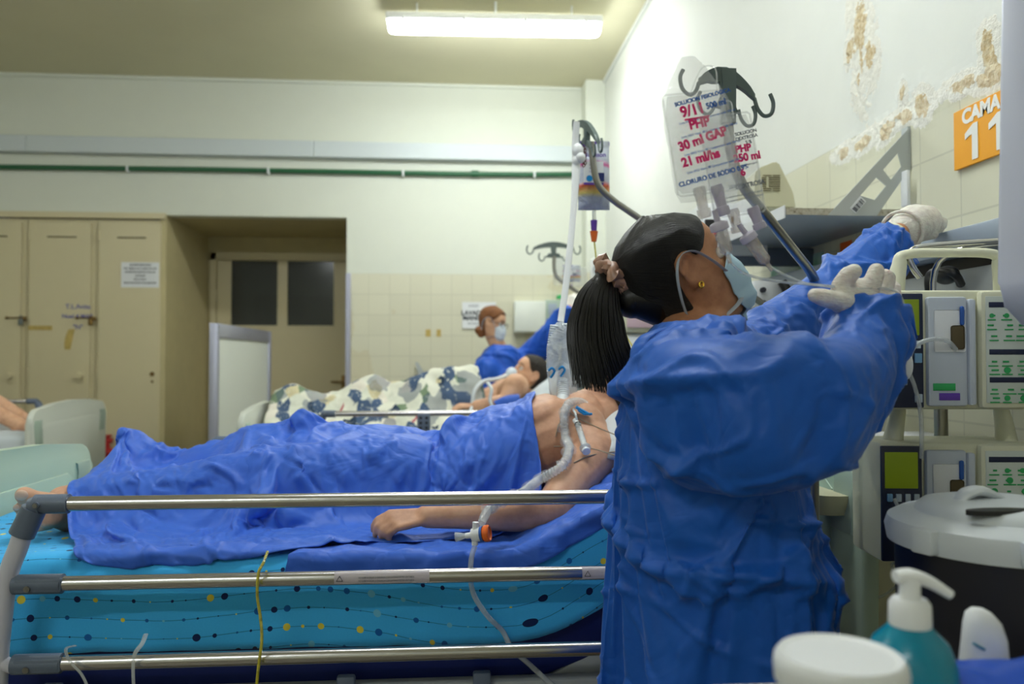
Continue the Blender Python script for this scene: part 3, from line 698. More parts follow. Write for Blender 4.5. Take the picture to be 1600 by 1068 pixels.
def head_pt(a, z, inf=0.0, face=1.0):
    """head surface: azimuth a (0 = forward), height z; local x forward, z crown"""
    xf, xb, w = (float(np.interp(z, _hz, [h[k] for h in HT])) for k in (1, 2, 3))
    cx = (xf + xb) / 2; rx = (xf - xb) / 2 + inf; ry = w + inf; c, s = math.cos(a), math.sin(a); e = 2 / 2.25
    x = cx + rx * math.copysign(abs(c) ** e, c); y = ry * math.copysign(abs(s) ** e, s)
    if face and c > 0:
        g = lambda d, q: math.exp(-(d / q) ** 2)
        nz = max(0, 1 - abs(z + .028) / .016) * .3 + (1 if -.04 < z < .018 else 0) * max(0, min(1, (.022 - z) / .05)) ** .8 * min(1, max(0, (z + .044) / .010))
        x += face * (.026 * nz * g(y, .0105) + .006 * g(z + .036, .007) * g(abs(y) - .012, .007)
             - .011 * g(z - .006, .013) * g(abs(y) - .031, .015) + .004 * g(z - .026, .009) * g(abs(y) - .028, .02)
             + .006 * g(z + .056, .0045) * g(y, .019) + .007 * g(z + .067, .0045) * g(y, .016) - .004 * g(z + .0615, .0028) * g(y, .02) - .004 * g(z + .078, .006) * g(y, .02)
             + .004 * g(z + .02, .018) * g(abs(y) - .042, .014))
    return Vector((x, y, z))
def headframe(c, fwd, crown, sc=1.0):
    f = Vector(fwd).normalized(); u = Vector(crown); u = (u - f * u.dot(f)).normalized(); l = u.cross(f)
    return Matrix(((f.x * sc, l.x * sc, u.x * sc, c[0]), (f.y * sc, l.y * sc, u.y * sc, c[1]), (f.z * sc, l.z * sc, u.z * sc, c[2]), (0, 0, 0, 1)))
def add_head(mb, H):
    nz, na = 64, 72; rings = []
    for i in range(nz + 1):
        t = i / nz; z = -.118 + (.1145 + .118) * (.5 - .5 * math.cos(math.pi * t))
        rings.append([mb.bm.verts.new(H @ head_pt(2 * math.pi * k / na, z)) for k in range(na)])
    for A, B in zip(rings, rings[1:]):
        for k in range(na): mb.bm.faces.new((A[k], A[(k + 1) % na], B[(k + 1) % na], B[k]))
    mb.bm.faces.new(rings[0][::-1]); mb.bm.faces.new(rings[-1])
    sc = H.to_scale()[0]
    for s in (-1, 1):                                        # ears
        y = .0725 * s; pts = [(-.004, .0, -.026), (-.010, .003, -.014), (-.016, .007, 0), (-.018, .009, .014), (-.010, .009, .025), (.002, .006, .027), (.009, .003, .018), (.009, 0, .008)]
        E = 1.25
        mb.tube([H @ Vector((x * E - .004, y + d * s * 1.3, z * E)) for x, d, z in spline_t(pts)], [.0045 * sc, .0036 * sc, .0042 * sc, .0036 * sc, .003 * sc], 8)
        mb.sphere(H @ Vector((-.003, y + .003 * s, -.020)), [q * sc for q in (.008, .004, .010)], H.to_3x3().normalized().to_4x4(), 12, 8)
        mb.sphere(H @ Vector((-.011, y + .001 * s, .004)), [q * sc for q in (.010, .004, .019)], H.to_3x3().normalized().to_4x4(), 12, 8)
        mb.tube([H @ Vector((x, y + d * s, z)) for x, d, z in [(-.010, .006, -.006), (-.012, .0065, .006), (-.007, .006, .016)]], .0022 * sc, 6)
def spline_t(pts, n=4): return [tuple(p) for p in spline(pts, n)]
def add_eyes(H, parent, lids=True):
    for s in (-1, 1):
        sc = H.to_scale()[0]; c = Vector((.0715, .031 * s, .006))
        o = MB().sphere(H @ c, .0115 * sc, None, 16, 12).build('eye', M['eye'], parent)
        MB().sphere(H @ (c + Vector((.0075, 0, 0))), [q * sc for q in (.0048, .0055, .0055)], H.to_3x3().normalized().to_4x4(), 12, 8).build('iris', M['iris'], o)
        b = MB()
        b.tube([H @ (c + Vector((.0115 * math.cos(a) + .001, .0125 * math.sin(a), .004 - .003 * abs(math.sin(a))))) for a in np.linspace(-1.3, 1.3, 9)], [.0008 * sc, .0016 * sc, .0008 * sc], 6)
        b.build('eyelashes', M['iris'], parent)
        b = MB(); b.tube([H @ (Vector(head_pt(a_, .030 + dz)) + Vector((.0015, 0, 0))) for a_, dz in ((s * .18, -.004), (s * .32, 0), (s * .5, .002), (s * .66, -.002))], [.0014 * sc, .003 * sc, .0022 * sc, .0008 * sc], 6, flat=.6)
        b.build('eyebrow', M['iris'], parent)
def add_hand(mb, W, d, n, s, curls, size=.18, thumb=(.7, .35), spread=.10, fat=1.0):
    """palm of four metacarpals, four jointed fingers, thumb; returns finger tips. d wrist->fingers, n back of hand, s thumb side"""
    W = Vector(W); d = Vector(d).normalized(); n = Vector(n); n = (n - d * n.dot(d)).normalized(); l = d.cross(n) * s; tips = []
    offs = [.155, .052, -.052, -.150]; lens = [.40, .44, .41, .32]
    for i in range(4):
        K = W + d * size * (.50 - (0, -.012, .005, .035)[i]) + l * offs[i] * size; B = W + l * offs[i] * size * .55 + d * size * .06
        mb.caps(B, K, .068 * size * fat, .058 * size * fat, 12)
        c = curls[i] if isinstance(curls[i], (list, tuple)) else (curls[i], curls[i] * 1.1, curls[i] * .7)
        dirv = (d + l * spread * (1.5 - i) * 1.0).normalized(); ax = dirv.cross(n).normalized(); p = K; L = lens[i] * size
        for q, fr, ra, rb in ((0, .46, .052, .046), (1, .30, .046, .042), (2, .24, .042, .036)):
            dirv = Matrix.Rotation(-c[q], 3, ax) @ dirv; e = p + dirv * L * fr; mb.caps(p, e, ra * size * fat, rb * size * fat, 12); p = e
        tips.append(p)
    mb.caps(W + l * .05 * size + d * .1 * size - n * .01 * size, W + d * size * .40 - n * .02 * size, .085 * size * fat, .075 * size * fat, 12)
    tb = W + d * size * .12 + l * size * .15 - n * size * .04; dirv = (d * math.cos(thumb[0]) + l * math.sin(thumb[0]) - n * .25).normalized()
    mb.caps(W + d * size * .05 + l * .04 * size, tb, .06 * size * fat, .068 * size * fat, 12); p = tb
    for q, L, ra, rb in ((0, .20, .066, .055), (1, .17, .055, .050), (2, .13, .050, .040)):
        if q: dirv = (dirv + (d * .6 - l * .8 - n * .3) * thumb[1] * .5).normalized()
        e = p + dirv * L * size; mb.caps(p, e, ra * size * fat, rb * size * fat, 12); p = e
    tips.append(p); return tips
def person_root(loc, label): return thing('person', loc, label, 'person')
# ---- cloth by simulation: the garment or drape settles on the body under gravity
def settle(me, colliders, frames=30, pins=None, shrink=0.0, quality=6, bend=.5, tension=15, mass=.3, dist=.004, gravity=1.0, selfc=False, air=2.0, fric=15, post_smooth=0, subdiv=1, pressure=0):
    o = bpy.data.objects.new('cloth_tmp', me); COL.objects.link(o)
    cols = []
    for cme in colliders:
        c = bpy.data.objects.new('collider_tmp', cme.copy()); COL.objects.link(c); m = c.modifiers.new('c', 'COLLISION')
        c.collision.thickness_outer = dist; c.collision.cloth_friction = fric; c.collision.damping = .9; cols.append(c)
    if pins is not None:
        vg = o.vertex_groups.new(name='pin')
        for i, w in pins.items(): vg.add([i], w, 'REPLACE')
    m = o.modifiers.new('cloth', 'CLOTH'); s = m.settings; s.quality = quality; s.mass = mass; s.air_damping = air
    s.tension_stiffness = tension; s.compression_stiffness = tension; s.shear_stiffness = tension * .5; s.bending_stiffness = bend; s.bending_damping = .5; s.tension_damping = 10; s.compression_damping = 10
    s.effector_weights.gravity = gravity
    s.shrink_min = shrink
    if pressure: s.use_pressure = True; s.uniform_pressure_force = pressure
    if pins is not None: s.vertex_group_mass = 'pin'; s.pin_stiffness = 1
    cs = m.collision_settings; cs.distance_min = dist; cs.collision_quality = 3; cs.use_self_collision = selfc; cs.self_distance_min = .003
    m.point_cache.frame_start = 1; m.point_cache.frame_end = frames + 1
    for f in range(1, frames + 1): scene.frame_set(f)
    r = evaluate(o); bpy.data.objects.remove(o)
    for c in cols: bpy.data.objects.remove(c)
    scene.frame_set(1)
    o = bpy.data.objects.new('t', r); COL.objects.link(o)
    if post_smooth: q = o.modifiers.new('s', 'SMOOTH'); q.iterations = post_smooth; q.factor = .5
    if subdiv: q = o.modifiers.new('u', 'SUBSURF'); q.levels = subdiv; q.render_levels = subdiv
    r2 = evaluate(o); bpy.data.objects.remove(o)
    for p in r2.polygons: p.use_smooth = True
    return r2
def crumple(me, amp, scale=1.0, seed=1, keep=None):
    """creased facets of stiff nonwoven fabric, displaced along the normals"""
    n = len(me.vertices); co = np.empty(n * 3); me.vertices.foreach_get('co', co); co = co.reshape(-1, 3)
    no = np.empty(n * 3); me.vertices.foreach_get('normal', no); no = no.reshape(-1, 3); rs = np.random.RandomState(seed); h = np.zeros(n)
    w = np.stack([np.sin(co @ rs.normal(size=3) * 9 + rs.rand() * 6) for _ in range(3)], 1) * .018; q = co + w
    for lam, am in ((.30, 1.2), (.21, 1.0), (.15, .9), (.11, .7), (.08, .5), (.055, .35), (.04, .22)):
        lam *= scale; d = rs.normal(size=3); d /= np.linalg.norm(d); t = q @ d / lam + rs.rand() + h * .35
        h += am * (np.abs((t % 1.0) - .5) * 2 - .5)
    h *= amp
    if keep is not None: h *= keep(co)
    co += no * h[:, None]; me.vertices.foreach_set('co', co.ravel()); me.update()
def crease(me, amp, seed=0, freq=4.5, w=.10, stretch=3.0, layers=4, lo=-.003, ml=.2):
    """sparse pinched fold lines of stiff fabric"""
    rnd = random.Random(seed); n = len(me.vertices); co = np.empty(n * 3); me.vertices.foreach_get('co', co); co = co.reshape(-1, 3)
    no = np.empty(n * 3); me.vertices.foreach_get('normal', no); no = no.reshape(-1, 3); h = np.zeros(n)
    for k in range(layers):
        f = freq * (1 + .55 * k); Rm = Euler((rnd.uniform(-1, 1), rnd.uniform(0, 3.1), rnd.uniform(-1, 1))).to_matrix(); Sm = np.array(Matrix.Diagonal((f, f / stretch, f)) @ Rm); q = co @ Sm.T + rnd.uniform(0, 40)
        v = np.array([noise.noise(Vector(p)) for p in q]); g = 1 - np.minimum(1, np.abs(v) / w); h += amp / (1 + .5 * k) * (g ** 1.4 - .22)
    mod = np.array([noise.noise(Vector(p)) for p in co * 3.1 + 7]); h *= np.clip(.75 + 1.1 * mod, ml, 1.3); h = np.maximum(h, lo)
    co += no * h[:, None]; me.vertices.foreach_set('co', co.ravel()); me.update()
def cloth_mat(name, c1, c2, rough=.5, seam=None, transl=.0, fold=.25):
    def fn(t):
        p = t.coord(); n = t.noise(p, 3.2, 4, .6); f = t.vor(p, 9, 'DISTANCE_TO_EDGE'); w = t.noise(p, 600, 2)
        g = t.math('ABSOLUTE', t.math('SUBTRACT', t.noise(p, 7, 3, .55, dist=.8), .5)); g = t.math('MINIMUM', g, .10)
        t.set('Base Color', t.mix(n, c1, c2)); t.set('Roughness', rough); t.set('Sheen Weight', .15); t.set('Sheen Roughness', .4)
        t.bump(t.math('MULTIPLY', g, 1.0), fold, .05); t.bump(t.math('MINIMUM', f, .05), fold * .7, .02); t.bump(w, .12, .0006)
    return mmat(name, fn, spec=.35)
M['gown'] = cloth_mat('blue_nonwoven_gown', rgb(8, 76, 172), rgb(24, 102, 204))
M['gown2'] = cloth_mat('royal_blue_gown', rgb(14, 72, 176), rgb(28, 92, 200))
M['drape'] = cloth_mat('blue_nonwoven_drape', rgb(42, 90, 200), rgb(64, 116, 220))
# ------------------------------------------------------------ patient in the nearest bed
def patient_near():
    r = person_root((BX, BY, TOPZ), 'bare-chested patient lying on the nearest bed under a blue drape')
    b = MB(); V = Vector; c, s = math.cos(ALPHA), math.sin(ALPHA)
    def T(l, y, n):                                     # along the raised back from the hip, across, above the sheet
        return V((BX + HINGE + l * c - n * s, BY + y, TOPZ + l * s + n * c))
    # torso
    b.chain([T(-.14, 0, .10), T(-.02, 0, .11), T(.10, 0, .12)], [.10, .115, .115])
    for y in (-.075, .075): b.chain([T(-.15, y, .095), T(-.02, y, .105), T(.10, y, .112), T(.22, y * 1.1, .105), T(.27, y * 1.2, .10)], [.10, .105, .10, .095, .085])
    b.caps(T(.22, -.06, .115), T(.22, .06, .115), .10, .10)
    for y in (-.085, .085): b.sphere(T(.20, y, .175), (.085, .07, .035), Matrix.Rotation(-ALPHA, 4, 'Y'))
    # shoulders
    SH = at(927, 712, 1.875); SF = V((SH.x, 2 * BY - SH.y, SH.z))
    b.chain([T(.27, -.05, .11), SH], [.085, .062]); b.chain([T(.27, .05, .11), SF], [.085, .062])
    b.caps(T(.30, -.03, .12), T(.33, .03, .12), .07, .06)
    # near arm: lies on the bed
    EL, WR = at(862, 797, 1.70), at(668, 806, 1.68)
    b.chain([SH, SH.lerp(EL, .5) + V((0, -.01, .008)), EL], [.057, .050, .040]); b.chain([EL, EL.lerp(WR, .3), EL.lerp(WR, .75), WR], [.040, .042, .030, .025])
    b.sphere(EL + V((.01, 0, -.01)), .036)
    add_hand(b, WR, at(600, 815, 1.65) - WR, V((-.1, -.55, .8)), 1, [(.45, .7, .4), (.55, .8, .4), (.65, .9, .5), (.75, .9, .5)], .15, (.45, .5), .03)
    # far arm
    EF = V((SF.x - .14, BY + .27, TOPZ + .09)); WF = EF + V((-.25, -.02, -.02)); b.chain([SF, EF], [.055, .040]); b.chain([EF, WF], [.040, .026])
    add_hand(b, WF, (-1, 0, -.1), (0, .3, 1), -1, [.3] * 4, .165)
    # legs
    for sy, kx, kz in ((-1, 0, .0), (1, .01, .05)):
        hip = V((BX - .02, BY + .085 * sy, TOPZ + .105)); kn = V((BX - .40, BY + (.15 if sy < 0 else .10) * sy, TOPZ + .105 + kz)); an = V((BX - (.775 if sy < 0 else .66), BY + (.17 if sy < 0 else .10) * sy, TOPZ + .065))
        b.chain([hip, hip.lerp(kn, .5), kn], [.095, .078, .057]); b.chain([kn, kn.lerp(an, .3) + V((0, 0, -.015)), kn.lerp(an, .8), an], [.057, .056, .040, .036])
        if sy > 0:
            hl = an + V((-.03, 0, -.02)); b.chain([an, hl], [.038, .033]); bl = an + V((-.07, .01, .10)); b.chain([an, bl], [.038, .032]); b.caps(hl, bl, .03, .028)
            for k in range(5): b.caps(bl + V((0, -.03 + .015 * k, -.0)), bl + V((-.015, -.034 + .017 * k, .035 - .004 * k)), .011, .009, 10)
    # near foot, turned outward, toes towards the camera's left
    an = V((BX - .775, BY - .17, TOPZ + .065))
    heel = at(112, 808, 1.86); b.chain([an, heel], [.036, .034]); b.caps(heel, at(92, 800, 1.82), .034, .034)
    bt, bb = at(84, 785, 1.775), at(72, 815, 1.76)
    for k in range(5):
        q = bt.lerp(bb, k / 4.0); b.chain([an.lerp(heel, .3 + .1 * k), q], [.030, .0175 - .001 * k])
    toes = [((84, 782), (54, 777), (38, 773), .0165, .0185), ((76, 795), (48, 791), (28, 793), .0115, .0105), ((74, 804), (50, 804), (32, 806), .0110, .010), ((74, 812), (56, 815), (42, 818), .0105, .0095), ((78, 820), (66, 823), (54, 826), .010, .009)]
    nails = []
    for k, (p0, p1, p2, ra, rb) in enumerate(toes):
        y = 1.765 + .006 * k; b.chain([at(*p0, y), at(*p1, y - .012), at(*p2, y - .012)], [ra, ra * .92, rb], 14); nails.append((at(*p2, y - .012), rb))
    # head and neck
    hc = V((BX + .575, BY + .03, 1.215)); H = headframe(hc, (-.50, -.10, .84), (.84, -.02, .52), .95)
    add_head(b, H); b.chain([T(.30, 0, .10), T(.34, 0, .10), H @ V((-.02, 0, -.06))], [.065, .055, .052])
    bod = link('body', fuse(b, .0045, 5), M['skin1'], r)
    nm = mat('toe_nail', rgb(214, 184, 166), .35)
    for p, rb in nails: MB().sphere(p + V((.002, -rb * .80, .002)), (rb * .75, rb * .25, rb * .6), None, 12, 8).build('toenail', nm, r)
    add_eyes(H, r)
    MB().sphere(H @ V((.088, 0, -.058)), (.030, .030, .026), None, 16, 10).build('tape_dressing', M['whitelinen'], r)
    # short hair
    hb = MB()
    hb.grid(lambda a, z: H @ head_pt(math.pi + (a - .5) * 2 * math.pi * (.60 + .4 * max(0, (z - .55) / .45)), -.06 + .178 * z if z < 1 else .116, .008, 0), 60, 30); hb.build('hair', M['hairdark'], r)
    return r, bod, H, T
P1, P1body, P1H, P1T = patient_near()
def world_mesh(o):
    me = o.data.copy(); me.transform(wm(o)); return me
def proxy(me, ratio=.15):
    o = bpy.data.objects.new('t', me); COL.objects.link(o); d = o.modifiers.new('d', 'DECIMATE'); d.ratio = ratio; r = evaluate(o); bpy.data.objects.remove(o); return r
def near_drape():
    body = proxy(world_mesh(P1body), .12)
    # remove the near arm and head from the collider: the drape passes under the arm
    bm = bmesh.new(); bm.from_mesh(body)
    kill = [f for f in bm.faces if (f.calc_center_median().y < BY - .245 and f.calc_center_median().x > BX - .35)]
    bmesh.ops.delete(bm, geom=kill, context='FACES'); bm.to_mesh(body); bm.free()
    b = MB(); N = 50                                     # mattress collider
    b.grid(lambda a, w: (lambda s, yy: Vector((BX + bend(s, .009)[0], BY + yy, (bend(s, .009)[1] if abs(w - .5) < .44 else TOPZ - .2))))(-1.02 + 1.99 * a, (w - .5) / .44 * .480 if abs(w - .5) < .44 else math.copysign(.486, w - .5)), N, 24)
    mt = b.mesh(False)
    # foot tip tent helper and post keep the cloth off the rail
    nx, ny = 150, 124; W_, L_ = 1.22, 1.195; x0, x1 = BX - .84, 0; bm = bmesh.new(); G = []
    rnd = random.Random(5)
    for i in range(nx + 1):
        row = []
        for j in range(ny + 1):
            a, w = i / nx, j / ny; s = -.835 + L_ * a; y = -.487 + (W_ - .083) * w - .035 * (1 - w) ** 2 * abs(math.sin(a * 5.5 + .3))
            X, Z = bend(s, .30 - (.05 if s < -.3 else 0) * 0)
            # corner at the foot end pulled out as in the picture
            X = BX + s + .22 * max(0, (.40 - w) / .40) * (1 - a) - .02 * math.sin(w * 9)
            Z = TOPZ + .27 + max(0, (s - HINGE)) * .36 + .13 * abs(noise.noise(Vector((s * 4.2 + y * 2.5, y * 3 - s * 1.2, 1)))) + .06 * abs(noise.noise(Vector((s * 8 - y * 5, y * 7 + s * 3, 4))))
            row.append(bm.verts.new((X, BY + y, Z)))
        G.append(row)
    for i in range(nx):
        for j in range(ny): bm.faces.new((G[i][j], G[i + 1][j], G[i + 1][j + 1], G[i][j + 1]))
    me = bpy.data.meshes.new('drape'); bm.to_mesh(me); bm.free()
    pins = {}
    r = settle(me, [body, mt], frames=36, shrink=-.02, quality=8, bend=.3, tension=20, mass=.15, dist=.004, selfc=False, air=1.0, fric=40)
    crease(r, .014, 4, 3.0, .12, 2.8, 4, -.001)
    o = link('surgical_drape', r, M['drape']); sd = o.modifiers.new('thickness', 'SOLIDIFY'); sd.thickness = .0015; sd.offset = 0
    return tag(o, 'crumpled blue nonwoven drape covering the near patient from chest to ankles', 'drape')
drape1 = near_drape()
def underpad():
    b = MB(); s0, s1 = -.08, .66
    def fn(a, w):
        s = s0 + (s1 - s0) * a - (1 - a) * (.14 * max(0, 1 - w * 3) + .02 * math.sin(w * 17)); e = .478 + .004 * math.sin(s * 30); hang = .028 + .022 * noise.noise(Vector((s * 5, 1, 2)))
        L = hang + .50; d = w * L
        wr = .012 * abs(noise.noise(Vector((s * 9 + d * 8, d * 9, 7)))) + .006 * abs(noise.noise(Vector((s * 22, d * 20 - s * 9, 2))))
        if d < hang: y, n = -e - wr, -(hang - d)
        else: y, n = -e + (d - hang), .008 + wr
        X, Z = bend(s, n); return Vector((BX + X, BY + y, Z))
    b.grid(fn, 140, 90); me = b.mesh(True, 180); crease(me, .006, 9, 6, .12, 2, 4, -.001); o = link('underpad', me, M['drape']); sd = o.modifiers.new('thickness', 'SOLIDIFY'); sd.thickness = .002; sd.offset = 0
    return tag(o, 'blue disposable underpad spread on the sheet beneath the bare arm', 'underpad')
underpad()
# ------------------------------------------------------------ clothing for figures
M['mask'] = mmat('surgical_mask_fabric', lambda t: (t.set('Base Color', rgb(176, 206, 222)), t.set('Roughness', .7), t.bump(t.noise(t.coord(), 500, 2), .1, .001), t.bump(t.noise(t.coord(), 25, 3), .2, .004)))
M['maskw'] = mat('white_mask_fabric', rgb(214, 224, 236), .7, bump=.2, bscale=30)
M['tie'] = mat('mask_tie', rgb(176, 186, 200), .7)
def _glove(t):
    p = t.coord(); n = t.noise(p, 60, 4, .6); w = t.math('ABSOLUTE', t.math('SUBTRACT', t.noise(t.scl(p, (1, 1, 3)), 45, 3, .6), .5))
    t.set('Base Color', t.ramp(n, [(.3, rgb(214, 206, 200)), (.7, rgb(238, 236, 226))])); t.set('Roughness', .5); t.set('Subsurface Weight', .1); t.b.inputs['Subsurface Scale'].default_value = .05
    t.bump(t.math('MINIMUM', w, .12), .6, .012)
M['glove'] = mmat('latex_glove', _glove)
M['gold'] = mat('gold', rgb(226, 180, 70), .25, 1.0)
def hair_cap(H, m, parent, front=.009, back=.02, zline=((0, .080), (.6, .074), (.9, .055), (1.15, .030), (1.35, .020), (1.5, .034), (1.75, .030), (1.92, -.02), (2.1, -.07), (2.5, -.10), (3.15, -.105)), lump=.002, name='hair', pole=None):
    zx = [q[0] for q in zline]; zy = [q[1] for q in zline]; b = MB()
    def fn(a, w):
        az = (a - .5) * 2 * math.pi; z0 = float(np.interp(abs(az), zx, zy)); z = z0 + (.1144 - z0) * w; k = abs(az) / math.pi
        inf = (front + (back - front) * k ** 1.3) * min(1, .35 + w * 5) + lump * noise.noise(Vector((az * 5, z * 18, 2)))
        p = head_pt(az, z, 0, 0); c = Vector((-.008, 0, .0)); d = (p - c).normalized(); return H @ (p + d * inf)
    b.grid(fn, 96, 34); pl_ = (H.inverted() @ pole if pole else Vector((-.1, 0, .0))).normalized(); px, py = frame_of(pl_); uvl = b.bm.loops.layers.uv.verify(); Hi = H.inverted()
    for f in b.bm.faces:
        aa = []
        for lp in f.loops:
            q = Hi @ lp.vert.co; ang = math.atan2(q.dot(py), q.dot(px)); aa.append((ang, q.dot(pl_)))
        for lp, (ang, dd) in zip(f.loops, aa):
            if ang - aa[0][0] > 3: ang -= 2 * math.pi
            if ang - aa[0][0] < -3: ang += 2 * math.pi
            lp[uvl].uv = (ang / 3.0, dd * 4)
    bmesh.ops.remove_doubles(b.bm, verts=b.bm.verts[:], dist=.0004); me = b.mesh(True, 80); o = link(name, me, m, parent)
    sd = o.modifiers.new('thickness', 'SOLIDIFY'); sd.thickness = .006 * H.to_scale()[0]; sd.offset = -1
    return o
def face_mask(H, m, parent, span=.98, z0=-.122, z1=-.004, bulge=.026, tie=True, nm='face_mask', full=True):
    b = MB()
    def fn(a, w):
        az = (a - .5) * 2 * span; sx = math.cos(az / span * math.pi / 2); z = z0 + (z1 - z0) * w
        zz = z + (-.010 * (1 - w) * sx) + .012 * w * sx - .018 * (1 - abs(w - .5) * 2) * 0
        zz = zz * 1.0 + (1 - sx) * (-.060 - zz) * .42
        pl = .0022 * abs(((w * 4.0) % 1.0) - .5) * 2 * sx; bl = bulge * (sx ** 1.2) * (math.sin(math.pi * min(1, max(0, w * .92 + .06))) ** .6)
        p = head_pt(az, max(-.116, zz), .004, 0); p.z = zz; p.x += bl + pl + .0012 * noise.noise(Vector((az * 6, w * 6, 3))); return H @ p
    b.grid(fn, 44, 40); o = link(nm, b.mesh(True, 80), m, parent); sd = o.modifiers.new('thickness', 'SOLIDIFY'); sd.thickness = .0015; sd.offset = 1
    if tie:
        sc = H.to_scale()[0]
        for s in (-1, 1):
            for pts in (((span - .04, -.028), (1.15, .004), (1.42, .031), (1.62, .034), (1.80, .010), (2.05, -.035), (2.35, -.078)), ((span - .06, -.085), (1.2, -.092), (1.6, -.100), (2.1, -.108), (2.6, -.112))):
                P = [H @ head_pt(s * a, z, .008 + (.0125 if a > 1.7 and z > -.1 else 0), 0) for a, z in pts]; MB().tube(spline(P, 6), .0055 * sc, 8, flat=.22, up=Vector((0, 0, 1))).build('mask_tie', M['tie'], o)
    return o
def cut_mesh(me, tests):
    """opens the shell where any test(center) is true and reports the rim vertices of each opening"""
    bm = bmesh.new(); bm.from_mesh(me); rims = []
    for t in tests:
        kill = [f for f in bm.faces if t(f.calc_center_median())]; bmesh.ops.delete(bm, geom=kill, context='FACES')
    bmesh.ops.delete(bm, geom=[v for v in bm.verts if not v.link_faces], context='VERTS')
    bm.verts.index_update(); rim = [v.index for v in bm.verts if v.is_boundary]; bm.to_mesh(me); bm.free(); return rim
def nurse_near():
    V = Vector; r = person_root((at(1130, 900, 1.2).x, 1.2, 0), 'woman in blue gown with black ponytail reaching up beside the nearest bed')
    Hc = at(1064, 430, 1.29); tl, yw = R(27), R(2); fwd = V((math.cos(tl) * math.cos(yw), math.cos(tl) * math.sin(yw), math.sin(tl))); H = headframe(Hc, fwd, V((-math.sin(tl), 0, math.cos(tl))), .885)
    b = MB(); add_head(b, H)
    nk = at(1066, 560, 1.23)
    b.chain([H @ V((-.022, 0, -.035)), H @ V((-.022, 0, -.09)), nk], [.050, .047, .056])
    b.caps(H @ V((.02, 0, -.085)), nk + V((.03, 0, .0)), .034, .05)
    ch, wa, pe = at(1095, 660, 1.22), at(1118, 860, 1.22), at(1135, 1000, 1.22)
    for dy in (-.07, .07): b.chain([nk + V((0, dy * .8, -.05)), ch + V((0, dy, 0)), wa + V((0, dy * .8, 0)), pe + V((0, dy, 0))], [.065, .085, .075, .085])
    SN, SF = at(1066, 610, 1.07), at(1160, 565, 1.37)
    EN, WN = at(1320, 594, 1.03), at(1350, 500, 1.10); EF, WF = at(1290, 470, 1.46), at(1402, 366, 1.55)
    b.chain([nk + V((0, 0, -.03)), SN], [.06, .055]); b.chain([nk + V((0, 0, -.03)), SF], [.06, .055])
    b.chain([SN, SN.lerp(EN, .5), EN, EN.lerp(WN, .5), WN], [.052, .044, .036, .034, .025]); b.chain([SF, SF.lerp(EF, .5), EF, EF.lerp(WF, .5), WF], [.052, .044, .036, .032, .024])
    hipz = V((pe.x, pe.y, .86))
    for sy in (-1, 1): b.chain([hipz + V((0, .09 * sy, 0)), V((pe.x - .01, pe.y + .08 * sy, .48)), V((pe.x - .02, pe.y + .1 * sy, .09)), V((pe.x + .10, pe.y + .11 * sy, .045))], [.08, .058, .042, .035])
    bod = link('body', fuse(b, .0045, 4), M['skin2'], r); add_eyes(H, r)
    # hair
    hair_cap(H, M['hairblack'], r, .005, .018, pole=at(962, 430, 1.29))
    rnd = random.Random(3); hp = MB(); hp.chain([H @ V((-.07, 0, -.01)), H @ V((-.105, 0, .0)), at(964, 430, 1.29)], [.050, .030, .016], 20)
    axis = spline([at(962, 430, 1.29), at(946, 436, 1.285), at(933, 468, 1.27), at(932, 520, 1.25), at(942, 565, 1.24), at(952, 604, 1.23)], 6); n = len(axis)
    for k in range(900):
        a = rnd.random() * 6.283; q = math.sqrt(rnd.random()); L = n - 1 - int(rnd.random() ** 2 * 6); ph = rnd.random() * 6; pts = []
        for i in range(0, L + 1, 2):
            t = i / (n - 1); rw = .010 + .026 * min(1, t * 2.2) + .006 * t; pts.append(axis[i] + V((math.cos(a) * q * rw + .003 * math.sin(ph + t * 5) * t, math.sin(a) * q * rw * .75, .0)) + (V((.018 * t * t * math.cos(a), 0, -.012 * (1 - abs(math.cos(a))))) if t > .5 else V((0, 0, 0))))
        if len(pts) > 2: hp.tube(pts, [.0009, .0014, .0013, .0010, .0003], 4, cap=False)
    core = [axis[i] for i in range(0, n - 5, 3)]; hp.chain(core, lerpl([.008, .018, .020, .020, .017, .010], len(core)), 12)
    hp.build('ponytail', M['hairblack'], r)
    sc = MB(); c0 = at(957, 432, 1.285); ax = (at(950, 440, 1.285) - at(970, 424, 1.285)).normalized(); x, y = frame_of(ax); ring = []
    for k in range(64):
        a = 2 * math.pi * k / 64; rr = .022 + .004 * math.sin(a * 9) + .003 * math.sin(a * 5 + 1); ring.append(c0 + x * rr * math.cos(a) + y * rr * 1.25 * math.sin(a) + ax * .005 * math.sin(a * 13))
    sc.tube(ring, [.010 + .0035 * math.sin(k * 1.9) for k in range(64)], 10, closed=True)
    sc.build('scrunchie', mat('satin_scrunchie', rgb(176, 136, 116), .35, var=.3, vscale=60), r)
    b = MB(); e = H @ V((-.002, -.0795, -.028)); b.tube([e + V((.0035 * math.cos(a), -.001, .0045 * math.sin(a))) for a in np.linspace(0, 2 * math.pi, 17)[:-1]], .0016, 8, closed=True); b.sphere(e, .0015, None, 8, 6); b.build('earring', M['gold'], r)
    face_mask(H, M['mask'], r)
    # gloves
    b = MB(); P = lambda u, v, y: at(u, v, y)
    b.chain([P(1352, 510, 1.10), P(1346, 485, 1.10), P(1338, 466, 1.105)], [.030, .033, .030]); b.chain([P(1352, 505, 1.12), P(1372, 474, 1.125)], [.028, .026]); b.chain([P(1345, 488, 1.1), P(1318, 466, 1.09)], [.030, .022])
